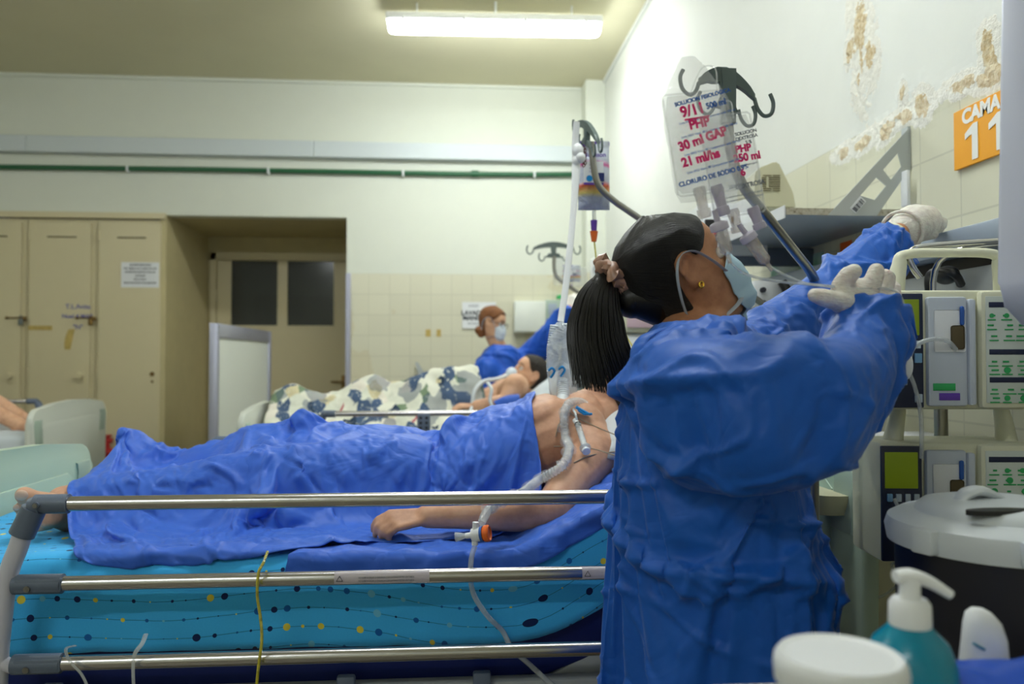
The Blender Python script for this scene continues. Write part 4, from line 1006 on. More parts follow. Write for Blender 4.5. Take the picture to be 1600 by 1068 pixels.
    for pts, rs in (((((1338, 482, 1.09)), (1306, 470, 1.07), (1285, 464, 1.06), (1273, 461, 1.055)), (.021, .0135, .0125, .010)),
                    (((1328, 468, 1.10), (1314, 446, 1.085), (1326, 430, 1.08), (1334, 424, 1.08)), (.019, .0135, .0135, .0115)),
                    (((1345, 466, 1.10), (1362, 446, 1.09), (1368, 428, 1.09), (1369, 423, 1.09)), (.019, .0135, .0125, .0115)),
                    (((1362, 470, 1.12), (1384, 448, 1.12), (1387, 434, 1.12), (1384, 430, 1.12)), (.019, .0125, .0115, .010)),
                    (((1370, 480, 1.13), (1396, 468, 1.14), (1396, 450, 1.15), (1394, 446, 1.15)), (.018, .012, .011, .009))):
        b.chain([P(*q) for q in pts], rs, 14)
    link('glove', fuse(b, .0028, 4), M['glove'], r)
    b = MB(); w0, w1 = P(1400, 368, 1.55), P(1428, 350, 1.62)
    b.chain([P(1408, 362, 1.57), P(1428, 350, 1.60), P(1445, 345, 1.63)], [.034, .042, .034], 18); b.chain([P(1428, 350, 1.62), P(1448, 352, 1.66)], [.036, .028])
    for k, (u, v) in enumerate(((1474, 346), (1473, 352), (1468, 358), (1462, 362))): b.chain([P(1445, 344 + 4 * k, 1.64 + .012 * k), P(1462, 343 + 4 * k, 1.665 + .01 * k), P(u, v, 1.69)], [.014, .012, .0095], 12)
    b.chain([P(1432, 360, 1.60), P(1446, 366, 1.60), P(1458, 366, 1.61)], [.020, .014, .011], 12)
    o = link('glove', fuse(b, .0028, 3), M['glove'], r)
    ax = (w1 - w0).normalized(); x, y = frame_of(ax); cc = P(1409, 361, 1.573)
    MB().tube([cc + x * .041 * math.cos(a) + y * .041 * math.sin(a) for a in np.linspace(0, 6.283, 33)[:-1]], .0035, 10, closed=True).build('glove_cuff', M['glove'], o)
    b = MB(); b.tube([P(1385, 378, 1.53), P(1396, 370, 1.545)], [.032, .030], 24, cap=False); b.build('knit_cuff', M['cwhite'], r)
    # gown
    g = MB(); rings = []
    def ell(c, rx, ry, n=28): return [c + V((rx * math.cos(2 * math.pi * k / n), ry * math.sin(2 * math.pi * k / n), 0)) for k in range(n)]
    prof = [(1080, 498, .050, .060), (1080, 528, .085, .13), (1080, 590, .110, .185), (1084, 650, .124, .20), (1108, 740, .156, .20), (1120, 830, .166, .205), (1128, 920, .160, .21), (1140, 1020, .160, .22), (1146, 1140, .165, .23), (1150, 1300, .17, .235), (1150, 1440, .175, .24)]
    R_ = [[g.bm.verts.new(p) for p in ell(P(u, v, 1.215), rx, ry)] for u, v, rx, ry in prof]
    for A, B in zip(R_, R_[1:]):
        for k in range(28): g.bm.faces.new((A[k], A[(k + 1) % 28], B[(k + 1) % 28], B[k]))
    g.bm.faces.new(R_[0][::-1]); g.bm.faces.new(R_[-1])
    sn = [P(1040, 580, 1.12), P(1075, 600, 1.06), P(1180, 608, .99), P(1275, 602, .985), P(1325, 588, 1.02), P(1343, 545, 1.06), P(1352, 500, 1.095), P(1347, 480, 1.10)]
    g.chain(sn, [.070, .080, .082, .074, .062, .056, .048, .042], 20)
    sf = [P(1120, 575, 1.30), P(1175, 560, 1.38), P(1240, 505, 1.44), P(1300, 462, 1.48), P(1360, 412, 1.51), P(1390, 385, 1.53), P(1405, 372, 1.54)]
    g.chain(sf, [.07, .086, .082, .074, .062, .052, .045], 20)
    gm = fuse(g, .0095, 3)
    zmin = .66; ncut = P(1092, 487, 1.22)
    cN = sn[-2]; dN = (sn[-1] - sn[-3]).normalized(); cF = sf[-2]; dF = (sf[-1] - sf[-3]).normalized()
    rim = cut_mesh(gm, [lambda c: c.z < zmin, lambda c: c.z > P(0, 535, 1.2).z and (c - ncut - V((0, 0, -.01))).length < .072 and c.y < 1.32, lambda c: (c - cN).length < .12 and (c - cN).dot(dN) > .006, lambda c: (c - cF).length < .10 and (c - cF).dot(dF) > .012])
    pins = {}
    for i in rim:
        c = gm.vertices[i].co
        if c.z > .8: pins[i] = 1.0
    PL = list(pins)
    for v in gm.vertices:
        d = min((v.co - gm.vertices[i].co).length for i in PL[::6]); 
        if d < .03 and v.index not in pins: pins[v.index] = .6 * (1 - d / .03)
    cb = MB()                                             # body inside the gown, kept smooth for the cloth to rest on
    pf = [(u, v, max(.03, rx * .86 - .004), max(.04, ry * .88 - .01)) for u, v, rx, ry in prof[1:]]
    R2 = [[cb.bm.verts.new(p) for p in ell(P(u, v, 1.215), rx, ry)] for u, v, rx, ry in pf]
    for A, B in zip(R2, R2[1:]):
        for k in range(28): cb.bm.faces.new((A[k], A[(k + 1) % 28], B[(k + 1) % 28], B[k]))
    cb.bm.faces.new(R2[0][::-1]); cb.bm.faces.new(R2[-1])
    cb.chain(sn, [.050, .060, .058, .056, .050, .044, .036, .030], 16); cb.chain(sf, [.05, .06, .056, .052, .046, .038, .032], 16)
    cm = fuse(cb, .014, 3)
    res = settle(gm, [cm], frames=32, pins=pins, shrink=-.10, quality=8, bend=.12, tension=18, mass=.14, dist=.004, air=1.5, fric=8, gravity=.7)
    crease(res, .017, 12, 3.6, .12, 2.8, 4, -.003, .5)
    o = link('gown', res, M['gown'], r); sd = o.modifiers.new('thickness', 'SOLIDIFY'); sd.thickness = .0012; sd.offset = 0
    MB().tube(spline([P(1040, 512, 1.14), P(1010, 525, 1.12), P(996, 545, 1.11), P(993, 566, 1.10)], 6), [.004, .012, .013, .008], 10, flat=.3).build('neck_tie', M['gown'], r)
    return r
nurse_near()
# ------------------------------------------------------------ drip arms, bags and lines
def film(name, col, alpha, rough=.15):
    m = bpy.data.materials.new(name); m.use_nodes = True; t = NT(m)
    t.set('Base Color', col); t.set('Roughness', rough); t.set('Alpha', alpha); t.set('Specular IOR Level', .8); t.set('Coat Weight', .4); t.set('Coat Roughness', .08)
    p = t.coord(); t.bump(t.noise(p, 22, 3, .55, dist=1.0), .9, .02); return m
M['film'] = film('clear_bag_film', rgb(232, 238, 244), .22, .08); M['film2'] = film('clear_overwrap', rgb(240, 244, 248), .20, .1)
M['tubing'] = film('clear_tubing', rgb(222, 228, 230), .42); M['milky'] = film('milky_sleeve_film', rgb(236, 242, 246), .40, .25)
M['yellowtube'] = film('yellow_tubing', rgb(222, 210, 60), .75); M['chamber'] = film('drip_chamber_plastic', rgb(206, 190, 184), .42)
M['pink'] = mat('pink_marker', rgb(236, 30, 120), .6); M['bluep'] = mat('blue_print', rgb(40, 92, 176), .6); M['lilac'] = mat('lilac_plastic', rgb(190, 184, 204), .4)
M['orange'] = mat('orange_plastic', rgb(238, 110, 34), .4); M['purple'] = mat('purple_plastic', rgb(96, 58, 168), .45); M['blueclip'] = mat('blue_clip_plastic', rgb(20, 136, 204), .35)
M['corrug'] = mat('corrugated_hose', rgb(226, 234, 240), .35, Alpha=.85); M['wire'] = mat('grey_lead', rgb(150, 136, 116), .5); M['gauze'] = mat('gauze', rgb(228, 230, 232), .9, bump=.4, bscale=120)
def hook(b, p, dx, sc=1.0, up=Vector((0, 0, 1))):
    """open hook: down, round and up; dx outward direction"""
    dx = Vector(dx).normalized(); pts = [p, p + dx * .006 * sc - up * .018 * sc, p + dx * .018 * sc - up * .028 * sc, p + dx * .032 * sc - up * .020 * sc, p + dx * .036 * sc, p + dx * .030 * sc + up * .016 * sc]
    b.tube(spline(pts, 5), .0038 * sc, 8); return b
def hanger(c, ex, half, parent, sc=1.0, drop=.018):
    """arched four-hook hanger head centred at c"""
    c = Vector(c); ex = Vector(ex).normalized(); up = Vector((0, 0, 1))
    b = MB(); top = []; bot = []
    for k in range(-6, 7):
        t = k / 6.0; y = -drop * t * t * 1.3; h = (.015 - .008 * abs(t)) * sc; top.append((t * half, y + h)); bot.append((t * half, y - h))
    n = ex.cross(up).normalized(); b.prism(bot + top[::-1], c - n * .007 * sc, ex, up, .014 * sc, bev=.003)
    b.prism([(-.010 * sc, -.06 * sc), (.010 * sc, -.06 * sc), (.016 * sc, -.005), (-.016 * sc, -.005)], c - n * .008 * sc, ex, up, .016 * sc, bev=.003)
    b.prism([(-.42 * half, -.066 * sc), (.42 * half, -.066 * sc), (.25 * half, -.044 * sc), (-.25 * half, -.044 * sc)], c - n * .005 * sc, ex, up, .010 * sc, bev=.002)
    o = b.build('hanger_head', M['hook'], parent)
    for s in (-1, 1):
        hook(MB(), c + ex * half * s * .98 + up * (-drop * 1.3), ex * s, sc).build('hook', M['hook'], o); hook(MB(), c + ex * half * .42 * s - up * .058 * sc, ex * s, sc * .9).build('hook', M['hook'], o)
    return o
# arm over the nearest bed (nutrition pouch, gauze)
def drip_arm(name, label, pts, r, hc, hex_, half, sc=1.0, base=None):
    t = thing(name, pts[-1], label, 'drip stand'); MB().tube(spline(pts, 8), r, 18).build('arm_tube', M['steelp'], t)
    hanger(hc, hex_, half, t, sc)
    if base is not None:
        MB().box(base, (.05, .07, .10), bev=.008).build('wall_clamp', M['grey'], t)
    return t
M['steelp'] = mat('satin_steel', rgb(150, 148, 140), .28, .9)
A1 = [at(924, 222, 2.25), at(928, 262, 2.25), at(936, 290, 2.25), at(960, 314, 2.25), at(1015, 352, 2.25)]
d = (A1[-1] - A1[-2]); e1 = A1[-1] + d.normalized() * ((XR - .03 - A1[-1].x) / d.normalized().x)
arm1 = drip_arm('drip_stand', 'bent steel drip arm carrying the silver pouch, beside the corner', [A1[0], A1[1], A1[2], A1[3], A1[4], e1], .0095, at(917, 196, 2.25), (.22, -1, -.55), .095, .9, e1)
p2 = [at(866, 400, 4.6), at(867, 425, 4.6), at(876, 438, 4.6), at(912, 462, 4.6)]; d = (p2[3] - p2[2]).normalized(); e2 = p2[3] + d * ((XR - .03 - p2[3].x) / d.x)
arm2 = drip_arm('drip_stand', 'bent steel drip arm over the far bed, behind the hanging white sleeve', p2 + [e2], .011, at(865, 382, 4.6), (1, -.05, 0), .118, 1.15, e2)
p3 = [at(1136, 165, 1.22), at(1141, 230, 1.24), at(1158, 285, 1.28), at(1192, 330, 1.32), at(1240, 391, 1.38), at(1268, 428, 1.43), at(1276, 455, 1.455), at(1270, 500, 1.462)]; x_, y_ = p3[-1].x, p3[-1].y
arm3 = drip_arm('drip_stand', 'steel drip stand with large dark hanger holding the two clear bags', p3 + [Vector((x_, y_, 1.2)), Vector((x_, y_, .9)), Vector((x_, y_, .06))], .0088, at(1135, 118, 1.22), (.93, -.15, -.30), .046, .85)
b = MB()
for k in range(4): b.tube([(x_, y_, .07), (x_ + .2 * math.cos(k * math.pi / 2 + .78), y_ + .2 * math.sin(k * math.pi / 2 + .78), .025)], .012, 10)
b.build('stand_base', M['grey'], arm3)
MB().prism([(-.011, -.075), (.011, -.075), (.012, .012), (-.012, .012)], at(1137, 120, 1.22) + Vector((0, .009, 0)), (1, 0, 0), (0, 0, 1), .018, .003).build('hanger_socket', M['hook'], arm3)
def loft(name, C, X, Yv, prof, m, parent, depth=1.0, seg=28, e=2.6, wr=0, nu=26, f=12):
    """soft pouch along -Yv: prof rows (h, half width, half thickness)"""
    C = Vector(C); X = Vector(X).normalized(); Z = Vector(Yv).normalized(); N = X.cross(Z).normalized(); b = MB(); rows = []
    hs = np.linspace(prof[0][0], prof[-1][0], nu)
    for h in hs:
        w = float(np.interp(h, [q[0] for q in prof], [q[1] for q in prof])); d = float(np.interp(h, [q[0] for q in prof], [q[2] for q in prof])); row = []
        for k in range(seg):
            a = 2 * math.pi * k / seg; c, s = math.cos(a), math.sin(a); x = w * math.copysign(abs(c) ** .9, c); y = d * math.copysign(abs(s) ** 1.1, s) * (1 if abs(c) < .97 else 1)
            p = C + X * x + Z * h + N * y; q = wr * noise.noise(p * f * 3 + Vector((h * 5, 0, 0))) + wr * .6 * abs(noise.noise(p * f * 8)); row.append(b.bm.verts.new(p + N * q * (1 if s > 0 else -1)))
        rows.append(row)
    for A, B in zip(rows, rows[1:]):
        for k in range(seg): b.bm.faces.new((A[k], A[(k + 1) % seg], B[(k + 1) % seg], B[k]))
    b.bm.faces.new(rows[0]); b.bm.faces.new(rows[-1][::-1]); return b.build(name, m, parent)
def iv_bag(label, top, bot, hw, Yv, texts, ports, over=None, prof=None, grp='clear drip bags'):
    """clear bag between two pixel points at depth Yv"""
    a, c = at(*top, Yv), at(*bot, Yv); up = (a - c); L = up.length; up.normalize(); X = Vector((1, .12, 0)); X = (X - up * X.dot(up)).normalized(); N = X.cross(up)
    t = thing('drip_bag', tuple(c), label, 'drip bag', grp)
    loft('pouch', c, X, up, prof or [(0, hw * .86, .002), (.006, hw * .97, .008), (.03, hw, .017), (L * .5, hw, .016), (L * .78, hw * .98, .009), (L * .9, hw * .95, .004), (L, hw * .85, .002)], M['film'], t, wr=.0030)
    b = MB(); pr = [(-hw, 0), (-hw * .9, -.003), (hw * .9, -.003), (hw, 0), (hw, L), (hw * .9, L + .003), (-hw * .9, L + .003), (-hw, L)]
    b.tube([c + X * x + up * y for x, y in pr], .0016, 8, closed=True); b.build('seam', M['film2'], t)
    if over:
        loft('overwrap', c + X * over[2], X, up, [(-.012, hw * 1.0, .003), (0, hw * 1.12, .012), (L * .6, hw * 1.12, .022), (L * .95, hw * 1.1, .014), (L + .02, hw * over[0], .006), (L + over[1], hw * .22, .003)], M['film2'], t, wr=.006)
    for s, x, y, sz, m_, tilt, bold in texts:
        ex = (X * math.cos(tilt) + up * math.sin(tilt)); ey = up * math.cos(tilt) - X * math.sin(tilt); o = c + X * x * hw + up * y * L - N * 0 ; o = o + N * (-.0195 if N.y > 0 else .0195)
        text(s, sz, M[m_], t, 'handwriting' if m_ == 'pink' else 'printed_line', o, ex if True else -ex, ey, depth=.0002, bold=bold)
    return t, c, X, up
tx = [('9/11', -.30, .80, .020, 'pink', .12, .0008), ('PHP', -.15, .66, .017, 'pink', .1, .0008), ('30 ml GAP', -.12, .50, .0165, 'pink', .22, .0008), ('21 ml/hs', -.28, .31, .0165, 'pink', .15, .0008),
      ('_____', -.2, .76, .014, 'pink', .05, .0008), ('SOLUCION FISIOLOGICA', .1, .92, .0075, 'bluep', .16, .0003), ('CLORURO DE SODIO 0.9%', .05, .12, .0088, 'bluep', .14, .0003), ('500 ml', .5, .84, .011, 'bluep', .16, .0004)]
tx += [('Lote 0452 Venc. 08 Composicion cada 100 ml', .15, y, .0045, 'bluep', .14, 0) for y in (.22, .40, .58, .72)]
bagA, cA, XA, uA = iv_bag('clear drip bag with pink handwriting, the nearer and larger of the two', (1082, 148), (1106, 298), .044, 1.06, tx, 2, over=(.75, .052, .002))
tx = [('SOLUCION', .45, .78, .0068, 'greyink', .1, .0002), ('DEXTROSA', .45, .73, .0068, 'greyink', .1, .0002), ('5 %', .5, .68, .0068, 'greyink', .1, .0002), ('PHP', .25, .62, .014, 'pink', .05, .0007), ('250 ml', .35, .53, .015, 'pink', .05, .0007), ('6', .1, .38, .014, 'pink', .05, .0007),
      ('DEXTROSA', .3, .25, .009, 'greyink', .08, .0003), ('250 ml', -.3, .25, .007, 'greyink', .08, .0002)] + [('via endovenosa esteril apirogeno', .0, y, .0045, 'greyink', .08, 0) for y in (.12, .16, .45)]
bagB, cB, XB, uB = iv_bag('clear drip bag hanging behind the larger one, marked 250 ml in pink', (1132, 182), (1156, 332), .040, 1.11, tx, 2)
def ports(t, c, X, up, offs, L=.035):
    for i, (x, tilt) in enumerate(offs):
        d = (-up + X * tilt).normalized(); p = c + X * x; b = MB(); b.lathe([(0, -.006), (.008, -.006), (.009, 0), (.0075, .010), (.007, L * .66), (.0092, L * .68), (.0096, L * .92), (.0085, L), (0, L)], p, d, 20); b.build('port', M['lilac'] if i else M['chamber'], t)
ports(bagA, cA, XA, uA, ((-.012, .05), (.014, .12)), .036); ports(bagB, cB, XB, uB, ((-.010, .1), (.022, .22)), .028)
def drip_line(label, p0, p1, Y0, Y1, path, grp='drip lines'):
    t = thing('drip_line', tuple(at(*p1, Y1)), label, 'drip line', grp); a, c = at(*p0, Y0), at(*p1, Y1); d = (c - a).normalized(); L = (c - a).length
    b = MB(); b.lathe([(0, -.018), (.0035, -.018), (.0042, -.002), (.011, 0), (.0125, .002), (.0125, .010), (.010, .011), (0, .011)], a, d, 22); b.build('spike', M['lilac'], t)
    b = MB(); b.lathe([(.0, .009), (.0095, .010), (.0092, L * .55), (.0088, L * .88), (.006, L * .95), (.0035, L), (.0028, L + .012), (0, L + .012)], a, d, 22); b.build('drip_chamber', M['chamber'], t)
    b = MB(); b.cyl(a + d * .012, a + d * .026, .0035); b.lathe([(0, L * .45), (.0075, L * .45), (.007, L * .86), (0, L * .86)], a, d, 16); b.build('fluid', M['tubing'], t)
    MB().tube(spline([c + d * .005] + path, 8), .0019, 8).build('tube', M['tubing'], t); return t
drip_line('clear drip line running in front of the face, from the nearer bag', (1122, 348), (1137, 398), 1.045, 1.05, [at(1140, 408, 1.05), at(1165, 428, 1.06), at(1220, 440, 1.07), at(1300, 447, 1.08), at(1318, 452, 1.08), at(1392, 452, 1.08), at(1412, 478, 1.08), at(1398, 505, 1.1), at(1405, 545, 1.15), at(1416, 600, 1.2)])
drip_line('clear drip line right of the face, from the rear bag', (1166, 366), (1199, 412), 1.10, 1.10, [at(1205, 418, 1.10), at(1232, 432, 1.09), at(1262, 443, 1.08), at(1310, 450, 1.085), at(1330, 458, 1.09)])
# suspension loop of the nearer bag on the hanger
MB().tube(spline([at(1078, 148, 1.06), at(1088, 122, 1.12), at(1100, 104, 1.19), at(1118, 108, 1.19), at(1120, 148, 1.06)], 6), .0014, 6).build('loop', M['film2'], bagA)
MB().tube(spline([at(1125, 184, 1.11), at(1132, 160, 1.18), at(1142, 160, 1.18), at(1146, 184, 1.11)], 6), .0014, 6).build('loop', M['film2'], bagB)
# silver nutrition pouch
def nutri(t_, top, bot, hw, Yv, small=False):
    a, c = at(*top, Yv), at(*bot, Yv); L = (a - c).length; t = thing('nutrition_pouch', tuple(c), t_, 'nutrition pouch'); X, up = Vector((1, -.10, 0)).normalized(), Vector((0, 0, 1))
    def silver(q):
        p = q.coord(); s = q.sep(p); n = q.noise(p, 9, 3)
        base = q.ramp(q.math('ADD', q.math('DIVIDE', s[2], L), q.math('MULTIPLY', q.math('SUBTRACT', n, .5), .16)), [(0, rgb(172, 178, 198)), (.16, rgb(160, 168, 190)), (.22, rgb(206, 190, 110)), (.34, rgb(206, 84, 60)), (.40, rgb(186, 190, 204)), (.60, rgb(186, 190, 204)), (.64, rgb(206, 80, 150)), (.70, rgb(190, 196, 208)), (1, rgb(196, 202, 212))])
        q.set('Base Color', base); q.set('Metallic', .12); q.bump(q.noise(p, 18, 3, dist=.8), .5, .02)
    m = mmat('silver_foil_print', silver, rough=.3)
    loft('pouch', c, X, up, [(0, hw, .004), (.01, hw, .018 * L / .2), (L * .35, hw, .028 * L / .2), (L * .7, hw * .98, .018 * L / .2), (L * .93, hw * .97, .003), (L, hw * .97, .0025)], m, t, wr=.003)
    N = Vector((0, -1, 0)); f = lambda x, y, z=0: c + X * x * hw + up * y * L + N * (.034 * L / .2 + z)
    MB().box(c + up * L * .965, (hw * 2, .009, L * .07), (0, 0, 0), .002).build('header_strip', M['purple'], t)
    q = MB(); q.box(f(-.15, .50), (hw * 1.25, .002, L * .33)); lab = q.build('label', M['paper'], t, smooth=False)
    q = MB(); q.box(f(-.15, .345, .001), (hw * 1.25, .002, L * .03)); q.build('label_band', M['purple'], lab, smooth=False)
    q = MB(); q.cyl(f(-.42, .42, .0005), f(-.42, .42, .003), hw * .20, seg=20); q.build('emblem', M['blueclip'], lab); q = MB(); q.box(f(.30, .44, .001), (hw * .42, .003, L * .12)); q.build('emblem', M['navy'], lab, smooth=False)
    if not small:
        text('Nutrison', hw * .40, M['purple'], t, 'printed_line', f(-.1, .76, .0), X, up, depth=.0004, bold=.0004)
        for k in range(3): text(('Nutricion', 'enteral', '1.0')[k], hw * .18, M['purple'], lab, 'printed_line', f(-.35, .62 - .05 * k, .002), X, up, depth=.0003)
    q = MB(); q.cyl(c - up * .0, c - up * .03 * L / .2, .006 * L / .2); q.build('spout', M['tubing'], t)
    q = MB(); q.cyl(c - up * .03 * L / .2, c - up * .06 * L / .2, .010 * L / .2, .008 * L / .2); q.build('connector', M['purple'], t)
    q = MB(); q.cyl(c - up * .062 * L / .2, c - up * .092 * L / .2, .012 * L / .2, .007 * L / .2); q.build('connector', M['orange'], t)
    return t, c, L
nt, nc, nL = nutri('silver nutrition pouch with purple header on the arm near the corner', (929, 221), (928, 328), .0465, 2.32)
MB().tube(spline([nc - Vector((0, 0, .085)), at(931, 400, 2.32), at(934, 440, 2.32), at(945, 480, 2.32), at(975, 520, 2.3), at(1000, 560, 2.25)], 6), .0024, 8).build('tube', M['yellowtube'], nt)
nutri('small nutrition pouch hanging over the far patient', (893, 414), (893, 440), .052, 4.62, True)[0]
for k, (u, v0, v1, hw) in enumerate(((878, 392, 445, .05), (906, 410, 448, .045))):
    iv_bag(['clear drip bag left of the small pouch over the far bed', 'clear drip bag right of the small pouch over the far bed'][k], (u, v0 + 8), (u, v1), hw, 4.6, [], 2, grp='clear drip bags over the far bed')
# padlock chain on the near arm, gauze and hanging sleeve
b = MB()
for k in range(9): b.tube([at(912 + (k % 2) * 2, 232 + k * 3.2, 2.23) + Vector((.004 * math.cos(q), 0, .006 * math.sin(q))) for q in np.linspace(0, 6.28, 9)[:-1]], .0014, 6, closed=True)
tag(b.build('chain', mat('rusty_chain', rgb(96, 52, 44), .6, .4)), 'short rusty chain hanging under the hanger of the bent arm', 'chain')
t = thing('hose_sleeve', tuple(at(890, 640, 2.0)), 'milky plastic sleeve holding ventilator hoses, hung on a gauze strip', 'hose sleeve')
strap = spline([at(901, 190, 2.20), at(899, 228, 2.20), at(900, 262, 2.19), at(896, 330, 2.16), at(886, 430, 2.1), at(876, 502, 2.05)], 8)
MB().tube(strap, [.009, .010, .012, .0085, .009, .0085], 10, flat=.3, up=Vector((0, 1, 0))).build('gauze_strip', M['gauze'], t)
b = MB(); b.sphere(at(903, 236, 2.195), (.016, .012, .022)); b.sphere(at(907, 246, 2.19), (.014, .010, .016)); b.sphere(at(900, 252, 2.195), (.012, .010, .018)); o = b.build('gauze_knot', M['gauze'], t)
def corr(pts, r, m, name, parent, pitch=.006, amp=.14, seg=18):
    P = spline(pts, 30); L = [0]
    for a_, c_ in zip(P, P[1:]): L.append(L[-1] + (c_ - a_).length)
    n = int(L[-1] / pitch) * 4; out = []; rs = []
    for k in range(n + 1):
        s = L[-1] * k / n; j = max(0, min(len(L) - 2, int(np.searchsorted(L, s)) - 1)); f = (s - L[j]) / max(L[j + 1] - L[j], 1e-9); out.append(P[j].lerp(P[j + 1], f)); rs.append(r * (1 + amp * (.5 - .5 * math.cos(2 * math.pi * s / pitch)) - amp / 2))
    b = MB(); b.bm.clear(); n_ = len(out); b.tube(out, rs, seg); return b.build(name, m, parent)
Yh = 2.03
corr([at(869, 508, Yh), at(864, 545, Yh), at(864, 580, Yh)], .0155, M['corrug'], 'hose', t)
corr([at(884, 505, Yh), at(887, 545, Yh), at(883, 572, Yh), at(880, 600, Yh - .02), at(880, 622, Yh - .04)], .0160, M['corrug'], 'hose', t)
MB().tube(spline([at(880, 620, Yh - .04), at(879, 630, Yh - .05), at(886, 638, Yh - .06), at(900, 636, Yh - .07)], 8), [.016, .019, .019, .014], 18).build('elbow', M['corrug'], t)
def sleeve_fn(a, w):
    v = 503 + 137 * w; c = at(np.interp(v, [503, 520, 560, 640], [876, 876, 874, 884]), v, Yh - .005); hw = float(np.interp(v, [503, 512, 530, 580, 640], [.008, .020, .031, .036, .036])); an = a * 2 * math.pi
    return c + Vector((hw * math.cos(an), hw * .7 * math.sin(an) + .004 * noise.noise(Vector((an, w * 8, 1))), 0)) + Vector((.004 * noise.noise(Vector((an * 2, w * 9, 4))), 0, 0))
b = MB(); b.grid(sleeve_fn, 28, 30, closed_u=True); b.build('sleeve', M['milky'], t)
for u, v in ((862, 581), (878, 579)):
    b = MB(); c = at(u, v, Yh - .035); b.tube(spline([c + Vector((-.008, 0, .004)), c + Vector((0, -.004, .010)), c + Vector((.007, 0, .002)), c + Vector((0, 0, -.010)), c + Vector((-.004, 0, -.014))], 5), .0032, 8); b.build('clip', M['blueclip'], t)
from mathutils.bvhtree import BVHTree
_wm = world_mesh(P1body); _bv = BVHTree.FromPolygons([v.co.copy() for v in _wm.vertices], [tuple(p.vertices) for p in _wm.polygons])
def on_skin(u, v, off=.004, Y=1.8):
    """point resting off metres above the near patient's skin, or at depth Y beside the body"""
    o = Vector((0, 0, CAM_Z)); d = _dir(u, v).normalized(); h = _bv.ray_cast(o, d)
    return at(u, v, Y) if h[0] is None else h[0] + h[1] * off
# wrapped clear breathing tube over chest and arm
t = thing('breathing_tube', tuple(at(890, 740, 1.75)), 'clear wrapped breathing tube curving from the chest down over the bare arm', 'breathing tube')
wp = [at(915, 632, 1.95), at(904, 627, 1.93), at(888, 631, 1.90), on_skin(881, 655, .018), on_skin(886, 685, .018), on_skin(893, 712, .018), on_skin(880, 738, .018), on_skin(852, 758, .018), at(815, 770, 1.62), at(780, 783, 1.60), at(764, 795, 1.59)]
corr(wp, .0095, M['tubing'], 'inner_hose', t, pitch=.008, amp=.2)
P = spline(wp[2:], 10); n = len(P)
b = MB(); b.tube([p + Vector((.003 * math.sin(i * 1.1), .002 * math.cos(i * 1.7), .003 * math.sin(i * .8))) for i, p in enumerate(P)], [.012 + .004 * math.sin(i * 1.3) * math.sin(i * .5) for i in range(n)], 14); b.build('wrap', M['film2'], t)
MB().tube(spline([at(765, 792, 1.59), at(757, 806, 1.57), at(752, 818, 1.55)], 6), [.0085, .0095, .0075], 16).build('connector', M['tubing'], t)
vv = at(751, 834, 1.535); ax = Vector((.93, -.3, .16)).normalized()
v_ = thing('exhalation_valve', tuple(vv), 'white valve with orange knob hanging by the bed rail', 'valve')
b = MB(); b.lathe([(0, -.030), (.0055, -.030), (.006, -.018), (.0125, -.017), (.0135, -.004), (.0135, 0), (0, 0)], vv, ax, 24); b.cyl(vv - ax * .010 + Vector((0, 0, .024)), vv - ax * .012 - Vector((0, 0, .020)), .0062); b.build('valve_body', M['white'], v_)
MB().lathe([(0, .0), (.0145, .0), (.0145, .005), (0, .005)], vv, ax, 28).build('ring', M['bluep'], v_)
MB().lathe([(0, .005), (.0125, .005), (.0155, .008), (.0160, .016), (.0135, .0185), (.011, .0155), (0, .015)], vv, ax, 28).build('knob', M['orange'], v_)
b = MB(); b.lathe([(0, 0), (.004, 0), (.009, -.02), (.0095, -.022), (0, -.022)], vv - ax * .028, ax, 16); b.build('cap', M['tubing'], v_)
MB().tube(spline([at(742, 853, 1.53), at(737, 870, 1.525), at(735, 900, 1.53), at(741, 930, 1.54), at(762, 962, 1.55), at(785, 985, 1.57), at(800, 1012, 1.56), at(830, 1040, 1.55), at(880, 1085, 1.55)], 8), .0052, 12).build('tube', M['tubing'], v_)
# syringe and blue clamp on the chest
s0, s1 = on_skin(904, 666, .016), on_skin(913, 712, .016); ax = (s1 - s0).normalized(); L = (s1 - s0).length
t = thing('syringe', tuple(s1), 'small clear syringe lying on the bare chest', 'syringe')
MB().lathe([(0, 0), (.004, 0), (.0075, .004), (.0075, L * .9), (.013, L * .91), (.013, L * .94), (0, L * .94)], s0, ax, 20).build('barrel', M['tubing'], t)
MB().lathe([(0, L * .4), (.0055, L * .4), (.0055, L), (.0095, L), (.0095, L + .006), (0, L + .006)], s0, ax, 18).build('plunger', M['corrug'], t)
MB().lathe([(0, .006), (.0078, .006), (.0078, .009), (0, .009)], s0, ax, 18).build('seal', M['black'], t)
MB().tube(spline([s0, on_skin(899, 652, .02, 1.86), at(896, 640, 1.90), at(900, 632, 1.96), at(918, 628, 1.99), at(932, 632, 2.0)], 6), .0026, 8).build('tube', M['corrug'], t)
MB().cyl(s0 - ax * .012 - Vector((.004, 0, 0)), s0 + ax * .002, .006).build('stopcock', M['white'], t)
cc = on_skin(910, 646, .010, 1.9); b = MB(); b.tube([cc + Vector((-.018, 0, .010)), cc + Vector((.016, 0, -.008))], [.007, .005], 12, flat=.6); b.tube([cc + Vector((-.014, -.004, .004)), cc + Vector((.0, -.006, -.006)), cc + Vector((.02, -.004, -.006))], .003, 8)
tag(b.build('tube_clamp', M['blueclip']), 'bright blue tube clamp on the upper chest', 'clamp')
